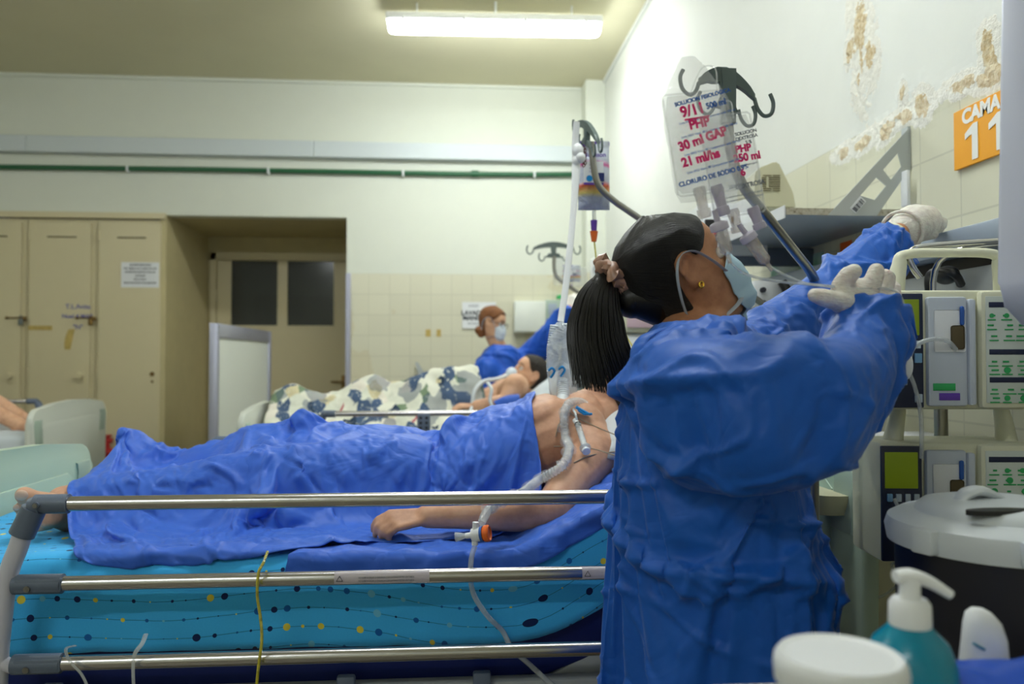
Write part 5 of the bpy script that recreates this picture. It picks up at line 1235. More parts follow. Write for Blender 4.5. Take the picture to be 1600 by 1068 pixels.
# monitoring leads
leads = [[(884, 641, 1.96), (905, 655, 1.92), (940, 672, 1.87), (975, 684, 1.82)], [(865, 697, 1.80), (890, 698, 1.79), (925, 702, 1.77), (975, 716, 1.72)], [(897, 724, 1.74), (920, 713, 1.755), (950, 707, 1.76), (985, 704, 1.75)], [(868, 682, 1.84), (874, 662, 1.90), (886, 645, 1.95)]]
for k, q in enumerate(leads): tag(MB().tube(spline([on_skin(p[0], p[1], .003, p[2]) for p in q], 6), .0014, 6).build('monitor_lead', M['wire']), ['thin grey lead across the upper chest below the blue clamp', 'thin grey lead crossing the side of the chest', 'thin grey lead running up from the armpit', 'thin grey lead near the drape edge on the chest'][k], 'cable', 'leads on the bare chest')
# yellow tube and plastic ties on the rails
t = MB().tube(spline([at(418, 862, 1.535), at(411, 880, 1.478), at(404, 895, 1.47), at(402, 930, 1.475), at(407, 965, 1.475), at(409, 1000, 1.468), at(404, 1040, 1.47), at(398, 1100, 1.47)], 8), .0028, 10).build('yellow_tube', M['yellowtube']); tag(t, 'thin yellow tube looped over the lower bed rails', 'tube')
for k, pts in enumerate([[(118, 1008, 1.486), (104, 1012, 1.472), (104, 1022, 1.470), (112, 1036, 1.474), (128, 1054, 1.48), (140, 1080, 1.48)], [(228, 990, 1.50), (222, 1005, 1.475), (211, 1020, 1.470), (208, 1040, 1.476), (209, 1080, 1.48)]]):
    o = MB().tube(spline([at(*p) for p in pts], 6), .0042, 8, flat=.35).build('plastic_tie', M['milky']); tag(o, ['clear plastic strip knotted at the left end of the bottom rail', 'clear plastic strip hanging from the bottom rail, second from left'][k], 'tie', 'plastic strips on the bottom rail')
# ------------------------------------------------------------ wall equipment at the right
V = Vector
sx, sy0, sy1 = .885, 2.05, 3.05; sz = at(1300, 331, sy0).z
t = thing('wall_shelf', ((sx + XR) / 2, 2.55, sz), 'chipboard shelf with worn raw edge and grey metal braces on the right wall', 'shelf')
def chip(q):
    p = q.coord(); n = q.noise(p, 90, 4, .7); q.set('Base Color', q.ramp(n, [(.32, rgb(92, 74, 52)), (.42, rgb(180, 172, 152)), (.7, rgb(206, 202, 188))])); q.bump(n, .5, .002)
M['chip'] = mmat('raw_chipboard', chip, rough=.85)
MB().box2((sx, sy0, sz - .009), (XR - .004, sy1, sz + .009), .001).build('board', M['shelfgrey'] if 'shelfgrey' in M else mat('grey_melamine', rgb(176, 184, 192), .45), t)
MB().box2((sx + .002, sy0 - .003, sz - .009), (XR - .006, sy0, sz + .009)).build('raw_edge', M['chip'], t, smooth=False)
MB().box2((sx - .003, sy0 - .002, sz - .018), (sx, sy1, sz + .016)).build('edge_strip', M['white'], t, smooth=False)
def brace(y, nm):
    a, c = (XR - .006, at(1424, 200, sy0).z), (at(1312, 335, sy0).x, sz - .010); w = .105
    pts = [(a[0], a[1]), (a[0], a[1] - w * 1.05), (c[0] + w * .95, c[1]), (c[0] - .035, c[1])]
    bm_ = MB(); n = 2
    d = V((c[0] - a[0] + w * .25, 0, c[1] - a[1] + w * .5)); 
    def pt(s, q): # s along, q across 0..1
        L_ = V((pts[0][0], y, pts[0][1])).lerp(V((pts[3][0], y, pts[3][1])), s); R__ = V((pts[1][0], y, pts[1][1])).lerp(V((pts[2][0], y, pts[2][1])), s); return L_.lerp(R__, q)
    sl = [0, .18, .40, .50, .74, 1]; ql = [0, .30, .70, 1]
    for i in range(5):
        for j in range(3):
            if j == 1 and i in (1, 3): continue
            q = [pt(sl[i], ql[j]), pt(sl[i + 1], ql[j]), pt(sl[i + 1], ql[j + 1]), pt(sl[i], ql[j + 1])]
            fr = [bm_.bm.verts.new(p) for p in q]; bk = [bm_.bm.verts.new(p + V((0, .003, 0))) for p in q]
            bm_.bm.faces.new(fr); bm_.bm.faces.new(bk[::-1])
            for k in range(4): bm_.bm.faces.new((fr[k], bk[k], bk[(k + 1) % 4], fr[(k + 1) % 4]))
    o = bm_.build(nm, M['bracket'], t, smooth=False)
    b = MB(); b.box2((XR - .012, y, a[1] - w * 1.1), (XR - .004, y + .03, a[1] + .003)); b.build('wall_flange', M['bracket'], o, smooth=False)
    return o, pt
M['bracket'] = mat('grey_steel_plate', rgb(184, 190, 190), .45, .2)
o, pt = brace(sy0 - .006, 'brace'); brace(sy1 - .1, 'brace')
lp = pt(.85, .42); ld = (pt(.9, .5) - pt(.6, .5)).normalized(); lu = V((0, -1, 0)).cross(ld)
lab = MB(); Rm = Matrix.Rotation(0, 4, 'Y'); e1_, e2_ = ld * .022, lu * .011
lab.prism([(-1, -1), (1, -1), (1, 1), (-1, 1)], lp - V((0, .001, 0)), e1_, e2_, -.0004); l_ = lab.build('barcode_label', M['paper'], o, smooth=False)
b = MB(); rr_ = random.Random(2); x_ = -.8
while x_ < .8:
    w_ = rr_.choice((.03, .05, .09)); b.prism([(x_, -.5), (x_ + w_, -.5), (x_ + w_, .85), (x_, .85)], lp - V((0, .0022, 0)), e1_, e2_, -.0003); x_ += w_ + rr_.choice((.04, .06, .1))
b.build('barcode', M['ink'], l_, smooth=False)
# monitor back on the shelf (beige, vent grille)
def pane(c, ex, ez, w, h, d, m, name, parent, bev=.004):
    b = MB(); ex = V(ex).normalized(); ez = V(ez).normalized(); ey = ez.cross(ex); Rm = Matrix((ex, ey, ez)).transposed().to_4x4(); b.box(c, (w, d, h), Rm, bev); return b.build(name, m, parent)
pc = at(1203, 290, 2.55); t = thing('shelf_monitor', (pc.x, pc.y, sz + .01), 'beige monitor with slotted vents standing on the wall shelf', 'monitor')
f = lambda u, v, y=2.50: at(u, v, y)
b = MB(); pts = [f(1180, 325), f(1244, 325), f(1240, 300), f(1217, 253), f(1211, 252), f(1186, 262), f(1180, 270)]
bb = b.bm; A = [bb.verts.new(p) for p in pts]; B = [bb.verts.new(p + V((.02, .22, 0))) for p in pts]; bb.faces.new(A); bb.faces.new(B[::-1])
for k in range(7): bb.faces.new((A[k], B[k], B[(k + 1) % 7], A[(k + 1) % 7]))
for v in bb.verts: v.co.z = max(v.co.z, sz + .010)
bmesh.ops.bevel(bb, geom=list(bb.edges), offset=.005, segments=2, affect='EDGES'); b.build('housing', M['beige'], t)
b = MB()
for k in range(8):
    v = 274 + k * 3.4
    for (ua, ub) in (((1190, 1197), (1201, 1207)) if 0 < k < 6 else ((1192, 1205),)): b.box((f(ua, v).lerp(f(ub, v), .5)) + V((0, -.001, 0)), ((f(ub, v) - f(ua, v)).length, .003, .0022))
    b.box(f(1215, v).lerp(f(1211, v), .5) + V((0, -.001, 0)), (.024, .003, .002))
b.build('vent_slots', M['slot'], t, smooth=False)
b = MB(); b.box2((at(1160, 0, 2.5).x, 2.52, sz + .01), (at(1183, 0, 2.5).x, 2.7, sz + .13), .01); b.build('front_bezel', M['white'], t)
MB().box2((XR - .03, 2.02, sz + .015), (XR - .02, 2.05, sz + .11), .002).build('wall_clip', M['white'], thing('shelf_stop', (XR - .02, 2.03, sz + .01), 'small white upright stop at the wall end of the shelf', 'stop'))
# white box unit with red display, left end of the shelf
def unit(name, label, cat, u0, v0, u1, v1, y, dep, m):
    a, c = at(u0, v1, y), at(u1, v0, y); t = thing(name, ((a.x + c.x) / 2, y, a.z), label, cat); MB().box2((a.x, y, a.z), (c.x, y + dep, c.z), .006).build('housing', m, t); return t, a, c
t, a, c = unit('infusion_controller', 'white wall unit with knobs and a dark red-lit display left of the shelf', 'medical device', 1098, 318, 1200, 398, 2.6, .16, M['white'])
q = MB(); p0, p1 = at(1102, 372, 2.595), at(1120, 343, 2.595); q.box2((p0.x, 2.592, p0.z), (p1.x, 2.60, p1.z)); s_ = q.build('display', M['black'], t, smooth=False)
q = MB(); p0, p1 = at(1106, 366, 2.59), at(1118, 358, 2.59); q.box2((p0.x, 2.589, p0.z), (p1.x, 2.592, p1.z)); q.build('red_digits', emit('red_led', rgb(220, 40, 50), .25), s_, smooth=False)
for u, v, rr_ in ((1148, 362, .014), (1168, 352, .014)): q = MB(); p = at(u, v, 2.598); q.cyl(p, p - V((0, .02, 0)), rr_, rr_ * .85); q.build('knob', M['grey'], t)
for u, v in ((1148, 343), (1167, 338)): q = MB(); p = at(u, v, 2.598); q.box(p, (.024, .012, .022), None, .003); q.build('clip', M['brass'], t)
MB().box2((a.x + .02, 2.62, a.z - .03), (XR - .004, 2.66, a.z + .03), .004).build('wall_arm', M['grey'], t)
# bedhead service console along the wall
cx0 = 1.075; zt = atx(1555, 340, cx0).z; ya, yb = 1.0, 3.4
t = thing('service_console', (1.15, 2.2, zt - .1), 'long blue grey service console along the right wall under the shelf', 'console')
M['console'] = mat('blue_grey_enamel', rgb(158, 170, 186), .4)
MB().box2((cx0, ya, zt - .055), (XR - .004, yb, zt), .006).build('top_channel', M['console'], t)
MB().box2((cx0 + .05, ya, zt - .085), (XR - .004, yb, zt - .056)).build('shadow_gap', M['black'], t, smooth=False)
MB().box2((cx0 + .03, ya, zt - .30), (XR - .004, yb, zt - .085), .005).build('socket_panel', M['frame'], t)
for y in (1.55, 1.75, 2.1, 2.5):
    q = MB(); q.box2((cx0 + .024, y, zt - .24), (cx0 + .03, y + .12, zt - .14), .003); o = q.build('socket_plate', M['white'], t)
    for k in range(2): MB().cyl((cx0 + .022, y + .035 + .05 * k, zt - .19), (cx0 + .025, y + .035 + .05 * k, zt - .19), .007, seg=12).build('socket', M['ink'], o)
q = MB(); q.tube(spline([(cx0 + .01, 1.62, zt - .12), (cx0 - .02, 1.60, zt - .10), (cx0 - .025, 1.66, zt - .09), (cx0 + .0, 1.72, zt - .11), (cx0 + .02, 1.73, zt - .2)], 6), .009, 10); q.sphere((cx0 - .015, 1.63, zt - .10), (.02, .035, .02)); tag(q.build('black_plug', M['black']), 'black plug and cable in the console above the pumps', 'plug')
# poster, orange sticker and gauge box
p = at(1170, 403, 3.3); t_ = MB().box2((XR - .008, 2.55, 1.46), (XR - .004, 2.98, 1.66)).build('wall_poster', mmat('poster_paper', lambda t: t.set('Base Color', t.ramp(t.noise(t.geo(), 6, 3), [(.45, rgb(220, 232, 226)), (.62, rgb(150, 206, 184))])), rough=.7), smooth=False); tag(t_, 'pale poster with green print on the wall beneath the shelf', 'poster')
a_ = atx(1318, 394, XR); tag(MB().box2((XR - .006, a_.y - .06, a_.z - .05), (XR - .003, a_.y + .01, a_.z + .03)).build('orange_sticker', M['orange'], smooth=False), 'small orange sticker on the tiles above the far sleeve', 'sticker')
t, a, c = unit('gauge_box', 'white gauge box with black cable below the console, behind the face', 'medical device', 1178, 438, 1222, 480, 2.3, .12, M['white'])
for v in (445, 465): q = MB(); p = at(1191, v + 8, 2.298); q.cyl(p, p - V((0, .012, 0)), .008); q.build('screw', M['ink'], t)
MB().tube(spline([at(1222, 440, 2.28), at(1232, 460, 2.27), at(1224, 480, 2.27), at(1208, 500, 2.28)], 6), .014, 10).build('cable', M['black'], t)
MB().box2((a.x, 2.36, a.z), (XR - .004, 2.40, a.z + .03), .003).build('wall_arm', M['grey'], t)
# CAMA 11 sign on the right wall
s0, s1 = atx(1497, 180, XR), atx(1499, 268, XR); tl = atx(1497, 154, XR); ws = .20; yl = s0.y
zt_, zb_ = atx(1497, 177, XR).z, atx(1498, 267, XR).z
sg = MB().box2((XR - .012, yl - ws, zb_), (XR - .004, yl, zt_), .001).build('bed_sign', mat('orange_sign_card', rgb(246, 168, 22), .5), smooth=False); tag(sg, 'orange bed number sign with white lettering on the right wall', 'sign')
hh = zt_ - zb_; wl = mat('sign_white', rgb(240, 240, 236), .5)
text('CAMA', hh * .33, wl, sg, 'sign_text', (XR - .0125, yl - ws / 2, zt_ - hh * .17), (0, -1, 0), (0, 0, 1), depth=.0006, bold=.0022, xs=1.0)
for k in range(2):
    q = MB(); q.prism([(.012, 0), (.030, 0), (.030, hh * .60), (.016, hh * .60), (-.010, hh * .48), (-.010, hh * .38), (.012, hh * .44)], (XR - .0122, yl - ws * (.28 + .42 * k), zb_ + hh * .07), (0, -1.15, 0), (0, 0, 1), .0015); q.build('sign_number', wl, sg, smooth=False)
# ------------------------------------------------------------ infusion pumps on their stand
M['lcd'] = emit('lcd_backlight', rgb(120, 140, 12), .035); M['pnl'] = mat('navy_keypad', rgb(22, 34, 66), .35); M['key'] = mat('keypad_key', rgb(120, 170, 214), .4); M['keyg'] = mat('pale_key', rgb(186, 200, 214), .4)
M['green'] = mat('green_print', rgb(46, 166, 92), .6); M['pumpw'] = mat('pump_white', rgb(206, 214, 206), .35); M['door'] = mat('pump_door_grey', rgb(196, 204, 216), .3)
def pump(label, u0, v0, u1, v1, Y, ang, nm='infusion_pump'):
    c = at((u0 + u1) / 2, (v0 + v1) / 2, Y); W = (at(u1, v0, Y) - at(u0, v0, Y)).length / math.cos(ang) * 1.0; Hh = (at(u0, v0, Y) - at(u0, v1, Y)).length
    t = thing(nm, tuple(c - V((0, 0, Hh / 2))), label, 'infusion pump', 'infusion pumps on the stand')
    ex = V((math.cos(ang), math.sin(ang), 0)); ez = V((0, 0, 1)); ey = ez.cross(ex); Rm = Matrix((ex, ey, ez)).transposed().to_4x4()
    F = lambda x, z, d=0: c + ex * (x * W) + ez * (z * Hh) + ey * d          # x,z in -.5...5, d behind the face
    D = .13
    def bx(x0, z0, x1, z1, d0, d1, m, name, par, bev=.003):
        q = MB(); q.box(F((x0 + x1) / 2, (z0 + z1) / 2, (d0 + d1) / 2), ((x1 - x0) * W, d1 - d0, (z1 - z0) * Hh), Rm, bev); return q.build(name, m, par)
    bx(-.5, -.5, .5, .5, .0, D, M['cwhite'], 'housing', t, .008)
    pn = bx(-.495, -.485, -.225, .47, -.004, .004, M['pnl'], 'keypad', t, .002)
    lc = bx(-.475, .12, -.255, .42, -.006, -.003, M['lcd'], 'lcd', pn, .001)
    for k, x in enumerate((-.445, -.385, -.325, -.265)): bx(x - .018, .01, x + .018, .075, -.007, -.003, M['keyg'] if k else M['key'], 'key', pn, .001)
    bx(-.29, -.11, -.24, -.03, -.007, -.003, M['key'], 'key', pn, .001); bx(-.29, -.44, -.24, -.37, -.007, -.003, M['keyg'], 'key', pn, .001)
    dr_ = bx(-.21, -.47, .06, .44, -.012, .002, M['door'], 'door', t, .005)
    bx(-.17, -.02, .04, .33, -.0135, -.011, M['white'], 'window_recess', dr_, .003); bx(-.06, .0, .03, .20, -.016, -.012, M['slot'], 'mechanism', dr_, .004); bx(.0, .20, .03, .36, -.018, -.012, M['bluep'], 'latch', dr_, .003)
    bx(-.18, -.34, -.03, -.28, -.0135, -.0115, M['green'], 'green_label', dr_, .0005); bx(-.14, -.42, -.0, -.36, -.0135, -.0115, M['purple'], 'logo_mark', dr_, .0005)
    bx(.06, -.46, .11, .42, -.016, .0, M['door'], 'latch_bar', t, .004)
    rp = bx(.14, -.49, .49, .49, -.016, .004, M['cwhite'], 'instruction_panel', t, .008); bx(.17, -.44, .46, .44, -.0175, -.0155, M['pumpw'], 'instruction_label', rp, .001)
    for z in (.37, -.02, -.25): bx(.19, z - .022, .44, z + .022, -.0185, -.0170, M['pnl'], 'heading_bar', rp, .0005)
    rr = random.Random(int(u0 + v0))
    for i, z in enumerate((.28, .20, .11, -.10, -.17, -.33, -.40)):
        for j in range(3):
            x = .215 + .10 * j + rr.uniform(-.01, .01); q = MB()
            if rr.random() < .55: q.cyl(F(x, z, -.0175), F(x, z, -.0190), rr.uniform(.0035, .006), seg=10)
            q.box(F(x, z - .035, -.0180), (rr.uniform(.012, .022), .0012, .0022), Rm); q.box(F(x + rr.uniform(-.01, .01), z + .0, -.0182), (rr.uniform(.006, .014), .0012, .003), Rm)
            q.build('pictogram', M['green'], rp, smooth=False)
    # carrying handle
    q = MB(); hz = .5; q.tube(spline([F(-.33, hz - .03, .05), F(-.29, hz + .22, .05), F(-.24, hz + .33, .05), F(.1, hz + .345, .05), F(.38, hz + .33, .05), F(.43, hz + .22, .05), F(.46, hz - .03, .05)], 8), [.022, .016, .011, .010, .011, .016, .022], 14, flat=.8); q.build('handle', M['cwhite'], t)
    return t, F, W, Hh
pt1, F1, W1, H1 = pump('cream infusion pump on top of the stand, beside the raised glove', 1386, 452, 1600, 640, 1.30, R(-6))
pt2, F2, W2, H2 = pump('lower cream infusion pump with lime display above the sharps bin', 1383, 690, 1602, 880, 1.34, R(-6))
for (F_, pt_) in ((F1, pt1), (F2, pt2)):
    q = MB(); q.tube(spline([F_(-.44, .05, -.02), F_(-.40, -.12, -.03), F_(-.34, -.30, -.03), F_(-.28, -.55, -.02), F_(-.26, -.9, -.01)], 8), .0035, 10); q.build('tube', M['tubing'], pt_)
q = MB(); q.tube(spline([F1(-.36, -.12, -.02), F1(-.34, .02, -.03), F1(-.24, .08, -.035), F1(-.12, .07, -.03), F1(-.04, .0, -.02)], 8), .004, 10); q.build('tube', M['tubing'], pt1); q = MB(); q.sphere(F1(-.395, -.13, -.03), (.011, .011, .024)); q.build('tube_clamp', M['white'], pt1)
# stand: pole behind both pumps, steel loop on top
px, py = F1(.30, 0, .2).x, F1(.30, 0, .2).y
t = thing('pump_stand', (px, py, 0), 'steel pump stand with bent loop at its top behind the pumps', 'stand')
MB().cyl((px, py, .05), (px, py, 1.36), .0125).build('pole', M['steelp'], t)
for k in range(5):
    a = k * 1.2566 + .3; MB().tube([(px, py, .08), (px + .26 * math.cos(a), py + .26 * math.sin(a), .05)], .012, 10).build('leg', M['grey'], t)
q = MB(); lo = spline([at(1437, 433, 1.36), at(1426, 418, 1.36), at(1420, 402, 1.36), at(1427, 390, 1.36), at(1450, 385, 1.36), at(1500, 381, 1.36), at(1560, 377, 1.36), at(1620, 374, 1.36), V((px, py, at(1620, 400, 1.4).z)), V((px, py, 1.3))], 8); q.tube(lo, .0062, 12); q.build('loop_bar', M['chrome'], t)
for F_ in (F1, F2): p = F_(.30, 0, .15); MB().box((p.x, p.y + .02, p.z), (.06, .09, .06), None, .006).build('clamp', M['grey'], t)
# beige bedside unit between nurse and pumps
a = at(1296, 690, 1.75); c = at(1392, 960, 1.75)
t = thing('bedside_cabinet', ((a.x + c.x) / 2 + .1, 1.95, 0), 'beige bedside cabinet standing under the pumps at the wall', 'cabinet')
MB().box2((a.x - .02, 1.72, .05), (XR - .01, 1.98, a.z - .03), .02, 3).build('body', M['beige'], t)
MB().box2((a.x + .01, 1.705, .12), (a.x + .22, 1.722, a.z - .10), .006).build('door', M['beige'], t); MB().box2((a.x - .035, 1.70, a.z - .03), (XR - .005, 2.0, a.z - .0), .008).build('worktop', M['white'], t)
q = MB(); q.lathe([(0, -.03), (.055, -.03), (.07, 0), (.072, .012), (0, .012)], at(1290, 775, 1.62), (0, 0, 1), 30); q.tube([at(1290, 790, 1.62), (a.x - .0, 1.73, at(1290, 790, 1.62).z)], .012, 10); tag(q.build('bowl', M['beige']), 'round cream bowl edge showing beside the gown front', 'bowl')
MB().tube(spline([F2(-.2, -.6, .0), at(1395, 880, 1.45), at(1400, 915, 1.5), at(1360, 935, 1.55), at(1310, 920, 1.6)], 8), .003, 8).build('tube', M['tubing'], pt2)
# white wall monitor case at the right edge, seen from its side
mx0 = at(1557, 300, 1.0).x; t = thing('dispenser_case', (mx0 + .12, .98, at(1572, 520, .92).z), 'white rounded plastic case hanging at the right edge of the picture', 'case')
def case(a, w):
    pass
z0, z1 = at(1600, 515, .93).z, 2.10; pts = []; r_ = .065; x1 = mx0 + .30
for k in range(0, 91, 10): pts.append((mx0 + r_ - r_ * math.cos(R(k)), z0 + r_ - r_ * math.sin(R(k))))
pts = pts + [(x1, z0), (x1, z1), (mx0 + .018, z1)]
q = MB(); q.prism([(p[0], p[1]) for p in pts], (0, .92, 0), (1, 0, 0), (0, 0, 1), -.08, bev=.006); q.build('case_body', mat('bluish_white_plastic', rgb(206, 210, 228), .35), t)
for u, v in ((1570, 83), (1566, 376)): z = at(u, v, .92).z; MB().box2((mx0 + .004, .9175, z - .003), (x1 - .01, .9205, z + .003)).build('seam', M['frame'], t, smooth=False)
MB().box2((x1 - .1, .96, 1.6), (XR - .0, 1.0, 1.66), .008).build('wall_arm', M['frame'], t)
# ------------------------------------------------------------ foreground table and what stands on it
TZ = at(1150, 1065, .80).z
t = thing('side_table', (.62, .55, 0), 'speckled table top at the bottom edge under the jar and bottles', 'table')
def speck(q): q.set('Base Color', q.ramp(q.noise(q.coord(), 220, 3), [(.42, rgb(150, 146, 140)), (.6, rgb(212, 208, 200))]))
MB().box2((.26, .30, TZ - .03), (1.12, .80, TZ), .005).build('tabletop', mmat('speckled_laminate', speck, rough=.4), t)
for x in (.31, 1.07):
    for y in (.35, .75): MB().cyl((x, y, 0), (x, y, TZ - .03), .015).build('leg', M['steelp'], t)
def on(u, v, y): p = at(u, v, y); return V((p.x, y, TZ))
# cream jar
jc = at(1312, 1010, .55); jr = .0445; jt = at(1312, 1020, .55).z; base = TZ
t = thing('cream_jar', (jc.x, .55, TZ), 'white round jar with wide screw lid in the foreground', 'jar')
MB().lathe([(0, 0), (.038, 0), (.041, .004), (.041, jt - TZ - .022), (.039, jt - TZ - .018), (0, jt - TZ - .018)], (jc.x, .55, TZ), (0, 0, 1), 56).build('jar_body', M['white'], t)
MB().lathe([(0, jt - TZ - .020), (jr, jt - TZ - .020), (jr + .0008, jt - TZ - .010), (jr, jt - TZ - .004), (jr - .003, jt - TZ), (jr - .006, jt - TZ - .0002), (jr - .0075, jt - TZ - .0015), (0, jt - TZ - .0015)], (jc.x, .55, TZ), (0, 0, 1), 64).build('lid', M['white'], t)
# teal pump bottle
bt_ = at(1422, 985, .66); bx_, by_ = bt_.x, .66; zt0 = at(1422, 958, .66).z - TZ; s = .66 / 1244
t = thing('pump_bottle', (bx_, by_, TZ), 'teal soap bottle with white pump head in the foreground', 'bottle')
M['teal'] = mat('teal_bottle_plastic', rgb(14, 130, 158), .25)
hN = at(1422, 975, .66).z - TZ
MB().lathe([(0, 0), (.034, 0), (.037, .005), (.0375, hN - .045), (.036, hN - .030), (.030, hN - .014), (.020, hN - .004), (.0165, hN), (.0165, hN + .004), (0, hN + .004)], (bx_, by_, TZ), (0, 0, 1), 56).build('bottle_body', M['teal'], t)
h0 = hN - .002; q = MB(); q.lathe([(0, h0), (.0165, h0), (.0172, h0 + .004), (.0168, h0 + .020), (.0140, h0 + .024), (0, h0 + .024)], (bx_, by_, TZ), (0, 0, 1), 40); q.build('collar', M['white'], t)
q = MB(); q.lathe([(0, h0 + .022), (.0088, h0 + .022), (.0085, h0 + .040), (.0078, h0 + .042), (0, h0 + .042)], (bx_, by_, TZ), (0, 0, 1), 28)
hz = TZ + h0 + .040; q.tube(spline([(bx_ - .0125, by_, hz + .003), (bx_, by_, hz + .003), (bx_ + .015, by_ - .002, hz - .001), (bx_ + .033, by_ - .006, hz - .012)], 8), [.0068, .0085, .0065, .0048], 18, flat=.8); q.build('pump_head', M['white'], t)
text('gel', .012, mat('faded_print', rgb(50, 150, 150), .5), t, 'printed_line', (bx_ + .006, by_ - .0378, TZ + max(.01, hN - .066)), (1, 0, 0), (0, 0, 1), depth=.0002)
# white nozzle bottle and blue packet
p = at(1536, 1000, .74); zt = at(1528, 950, .74).z - TZ; w = .020
t = thing('nozzle_bottle', (p.x, .74, TZ), 'white bottle with slanted rounded top beside the teal bottle', 'bottle')
q = MB(); rows = []
for h, xl, xr, d in ((0, -.022, .024, .017), (zt - .050, -.0225, .024, .017), (zt - .030, -.020, .0225, .016), (zt - .014, -.0185, .017, .014), (zt - .004, -.0165, .008, .010), (zt, -.012, .001, .006)):
    rows.append([q.bm.verts.new((p.x + (xl + xr) / 2 + (xr - xl) / 2 * math.cos(a), .74 + d * math.sin(a), TZ + h)) for a in np.linspace(0, 2 * math.pi, 29)[:-1]])
for A, B in zip(rows, rows[1:]):
    for k in range(28): q.bm.faces.new((A[k], A[(k + 1) % 28], B[(k + 1) % 28], B[k]))
q.bm.faces.new(rows[0]); q.bm.faces.new(rows[-1][::-1]); q.build('bottle_body', M['white'], t)
z_ = at(1515, 1004, .725).z; MB().tube([(p.x - .021, .724, z_), (p.x - .010, .7235, z_ - .006)], .0012, 8).build('seam_mark', M['teal'], t)
a, c = at(1510, 1050, .62), at(1640, 1036, .62); q = MB()
q.grid(lambda u, w: V((a.x - .005 + .16 * u, .62 + .10 * w, TZ + .002 + (at(1550, 1034, .68).z - TZ) * (math.sin(math.pi * min(1, max(0, .08 + w * .84))) ** .35) * (1 if .02 < u < .98 else .2) * (1 + .08 * noise.noise(V((u * 6, w * 6, 2)))))), 30, 16)
me_ = q.mesh(True, 60); o = link('blue_packet', me_, mat('blue_film', rgb(12, 72, 180), .35)); sd = o.modifiers.new('thickness', 'SOLIDIFY'); sd.thickness = .002; tag(o, 'bright blue plastic packet lying at the bottom right corner', 'packet')
# sharps bin
y_ = .98; ct = at(1560, 800, y_); R0 = .130; zr = at(1420, 815, y_).z
t = thing('sharps_bin', (ct.x, y_, 0), 'black sharps bin with cloudy white slotted lid', 'sharps bin')
M['binb'] = mat('black_bin_plastic', rgb(20, 20, 34), .4); M['lidp'] = mat('cloudy_lid_plastic', rgb(206, 212, 218), .35)
MB().lathe([(0, .0), (.105, .0), (.110, .01), (.122, zr - .02), (0, zr - .02)], (ct.x, y_, 0), (0, 0, 1), 56).build('bin_body', M['binb'], t)
q = MB(); q.lathe([(.118, zr - .032), (.131, zr - .030), (.134, zr - .012), (.130, zr), (.116, zr + .008), (.098, zr + .010), (.095, zr + .016), (.088, zr + .022), (.07, zr + .026), (0, zr + .028)], (ct.x, y_, 0), (0, 0, 1), 64)
for a in (200, 250, 310): q.box((ct.x + .135 * math.cos(R(a)), y_ + .135 * math.sin(R(a)), zr - .014), (.02, .03, .03), (0, 0, R(a)), .004)
q.build('lid', M['lidp'], t)
q = MB(); q.prism([(.042 * math.cos(R(k)), .012 * math.sin(R(k))) for k in range(0, 360, 20)], (ct.x - .045, y_ - .062, zr + .0205), (1.0, .05, 0), (-.05, 1.0, 0), .006); q.build('slot', M['black'], t)
q = MB(); q.tube(spline([(ct.x - .05, y_ + .01, zr + .022), (ct.x - .035, y_ + .01, zr + .034), (ct.x - .015, y_ + .012, zr + .036), (ct.x + .015, y_ + .015, zr + .024)], 8), [.010, .014, .014, .010], 14, flat=.5); q.build('lid_grip', M['lidp'], t)
# ------------------------------------------------------------ far patient, second nurse, bedding
def patient_far():
    cx, cy = .03, 4.45; r = person_root((cx, cy, TOPZ), 'patient lying propped up on the far bed under a floral blanket'); b = MB(); c, s = math.cos(ALPHA), math.sin(ALPHA)
    def T(l, y, n): return V((cx + HINGE + l * c - n * s, cy + y, TOPZ + l * s + n * c))
    for y in (-.075, .075): b.chain([T(-.30, y, .095), T(-.15, y, .11), T(0, y * 1.1, .115), T(.12, y * 1.2, .12), T(.16, y * 1.2, .115)], [.10, .11, .11, .10, .09])
    b.caps(T(.12, -.07, .12), T(.12, .07, .12), .105, .105)
    SH = at(806, 603, 4.23); SF = V((SH.x, 2 * cy - SH.y, SH.z)); EL = at(790, 628, 4.18); WR = at(742, 634, 4.18)
    for S in (SH, SF): b.chain([T(.14, (S.y - cy) * .35, .12), S], [.09, .070])
    b.chain([SH, EL, WR], [.062, .046, .03]); add_hand(b, WR, (-1, 0, 0), (0, -.3, 1), 1, [.4] * 4, .16)
    EF = SF + V((-.2, .02, -.13)); b.chain([SF, EF, EF + V((-.2, -.05, -.06))], [.06, .045, .03])
    for sy in (-1, 1):
        b.chain([V((cx - .1, cy + .09 * sy, TOPZ + .1)), V((cx - .46, cy + .09 * sy, TOPZ + .09)), V((cx - .84, cy + .08 * sy, TOPZ + .06)), V((cx - .87, cy + .08 * sy, TOPZ + .14))], [.095, .062, .042, .034])
    H = headframe(at(826, 585, 4.42), (-.80, -.30, .50), (.55, 0, .83), .98); add_head(b, H); b.chain([T(.16, 0, .14), H @ V((-.02, 0, -.06))], [.07, .055])
    link('body', fuse(b, .006, 4), M['skin3'], r); add_eyes(H, r)
    hair_cap(H, M['hairdark'], r, .006, .010)
    MB().sphere(H @ V((.088, 0, -.052)), (.036, .046, .042), None, 16, 10).build('tape_dressing', M['maskw'], r)
    return r, T, H
P2, T2, H2_ = patient_far()
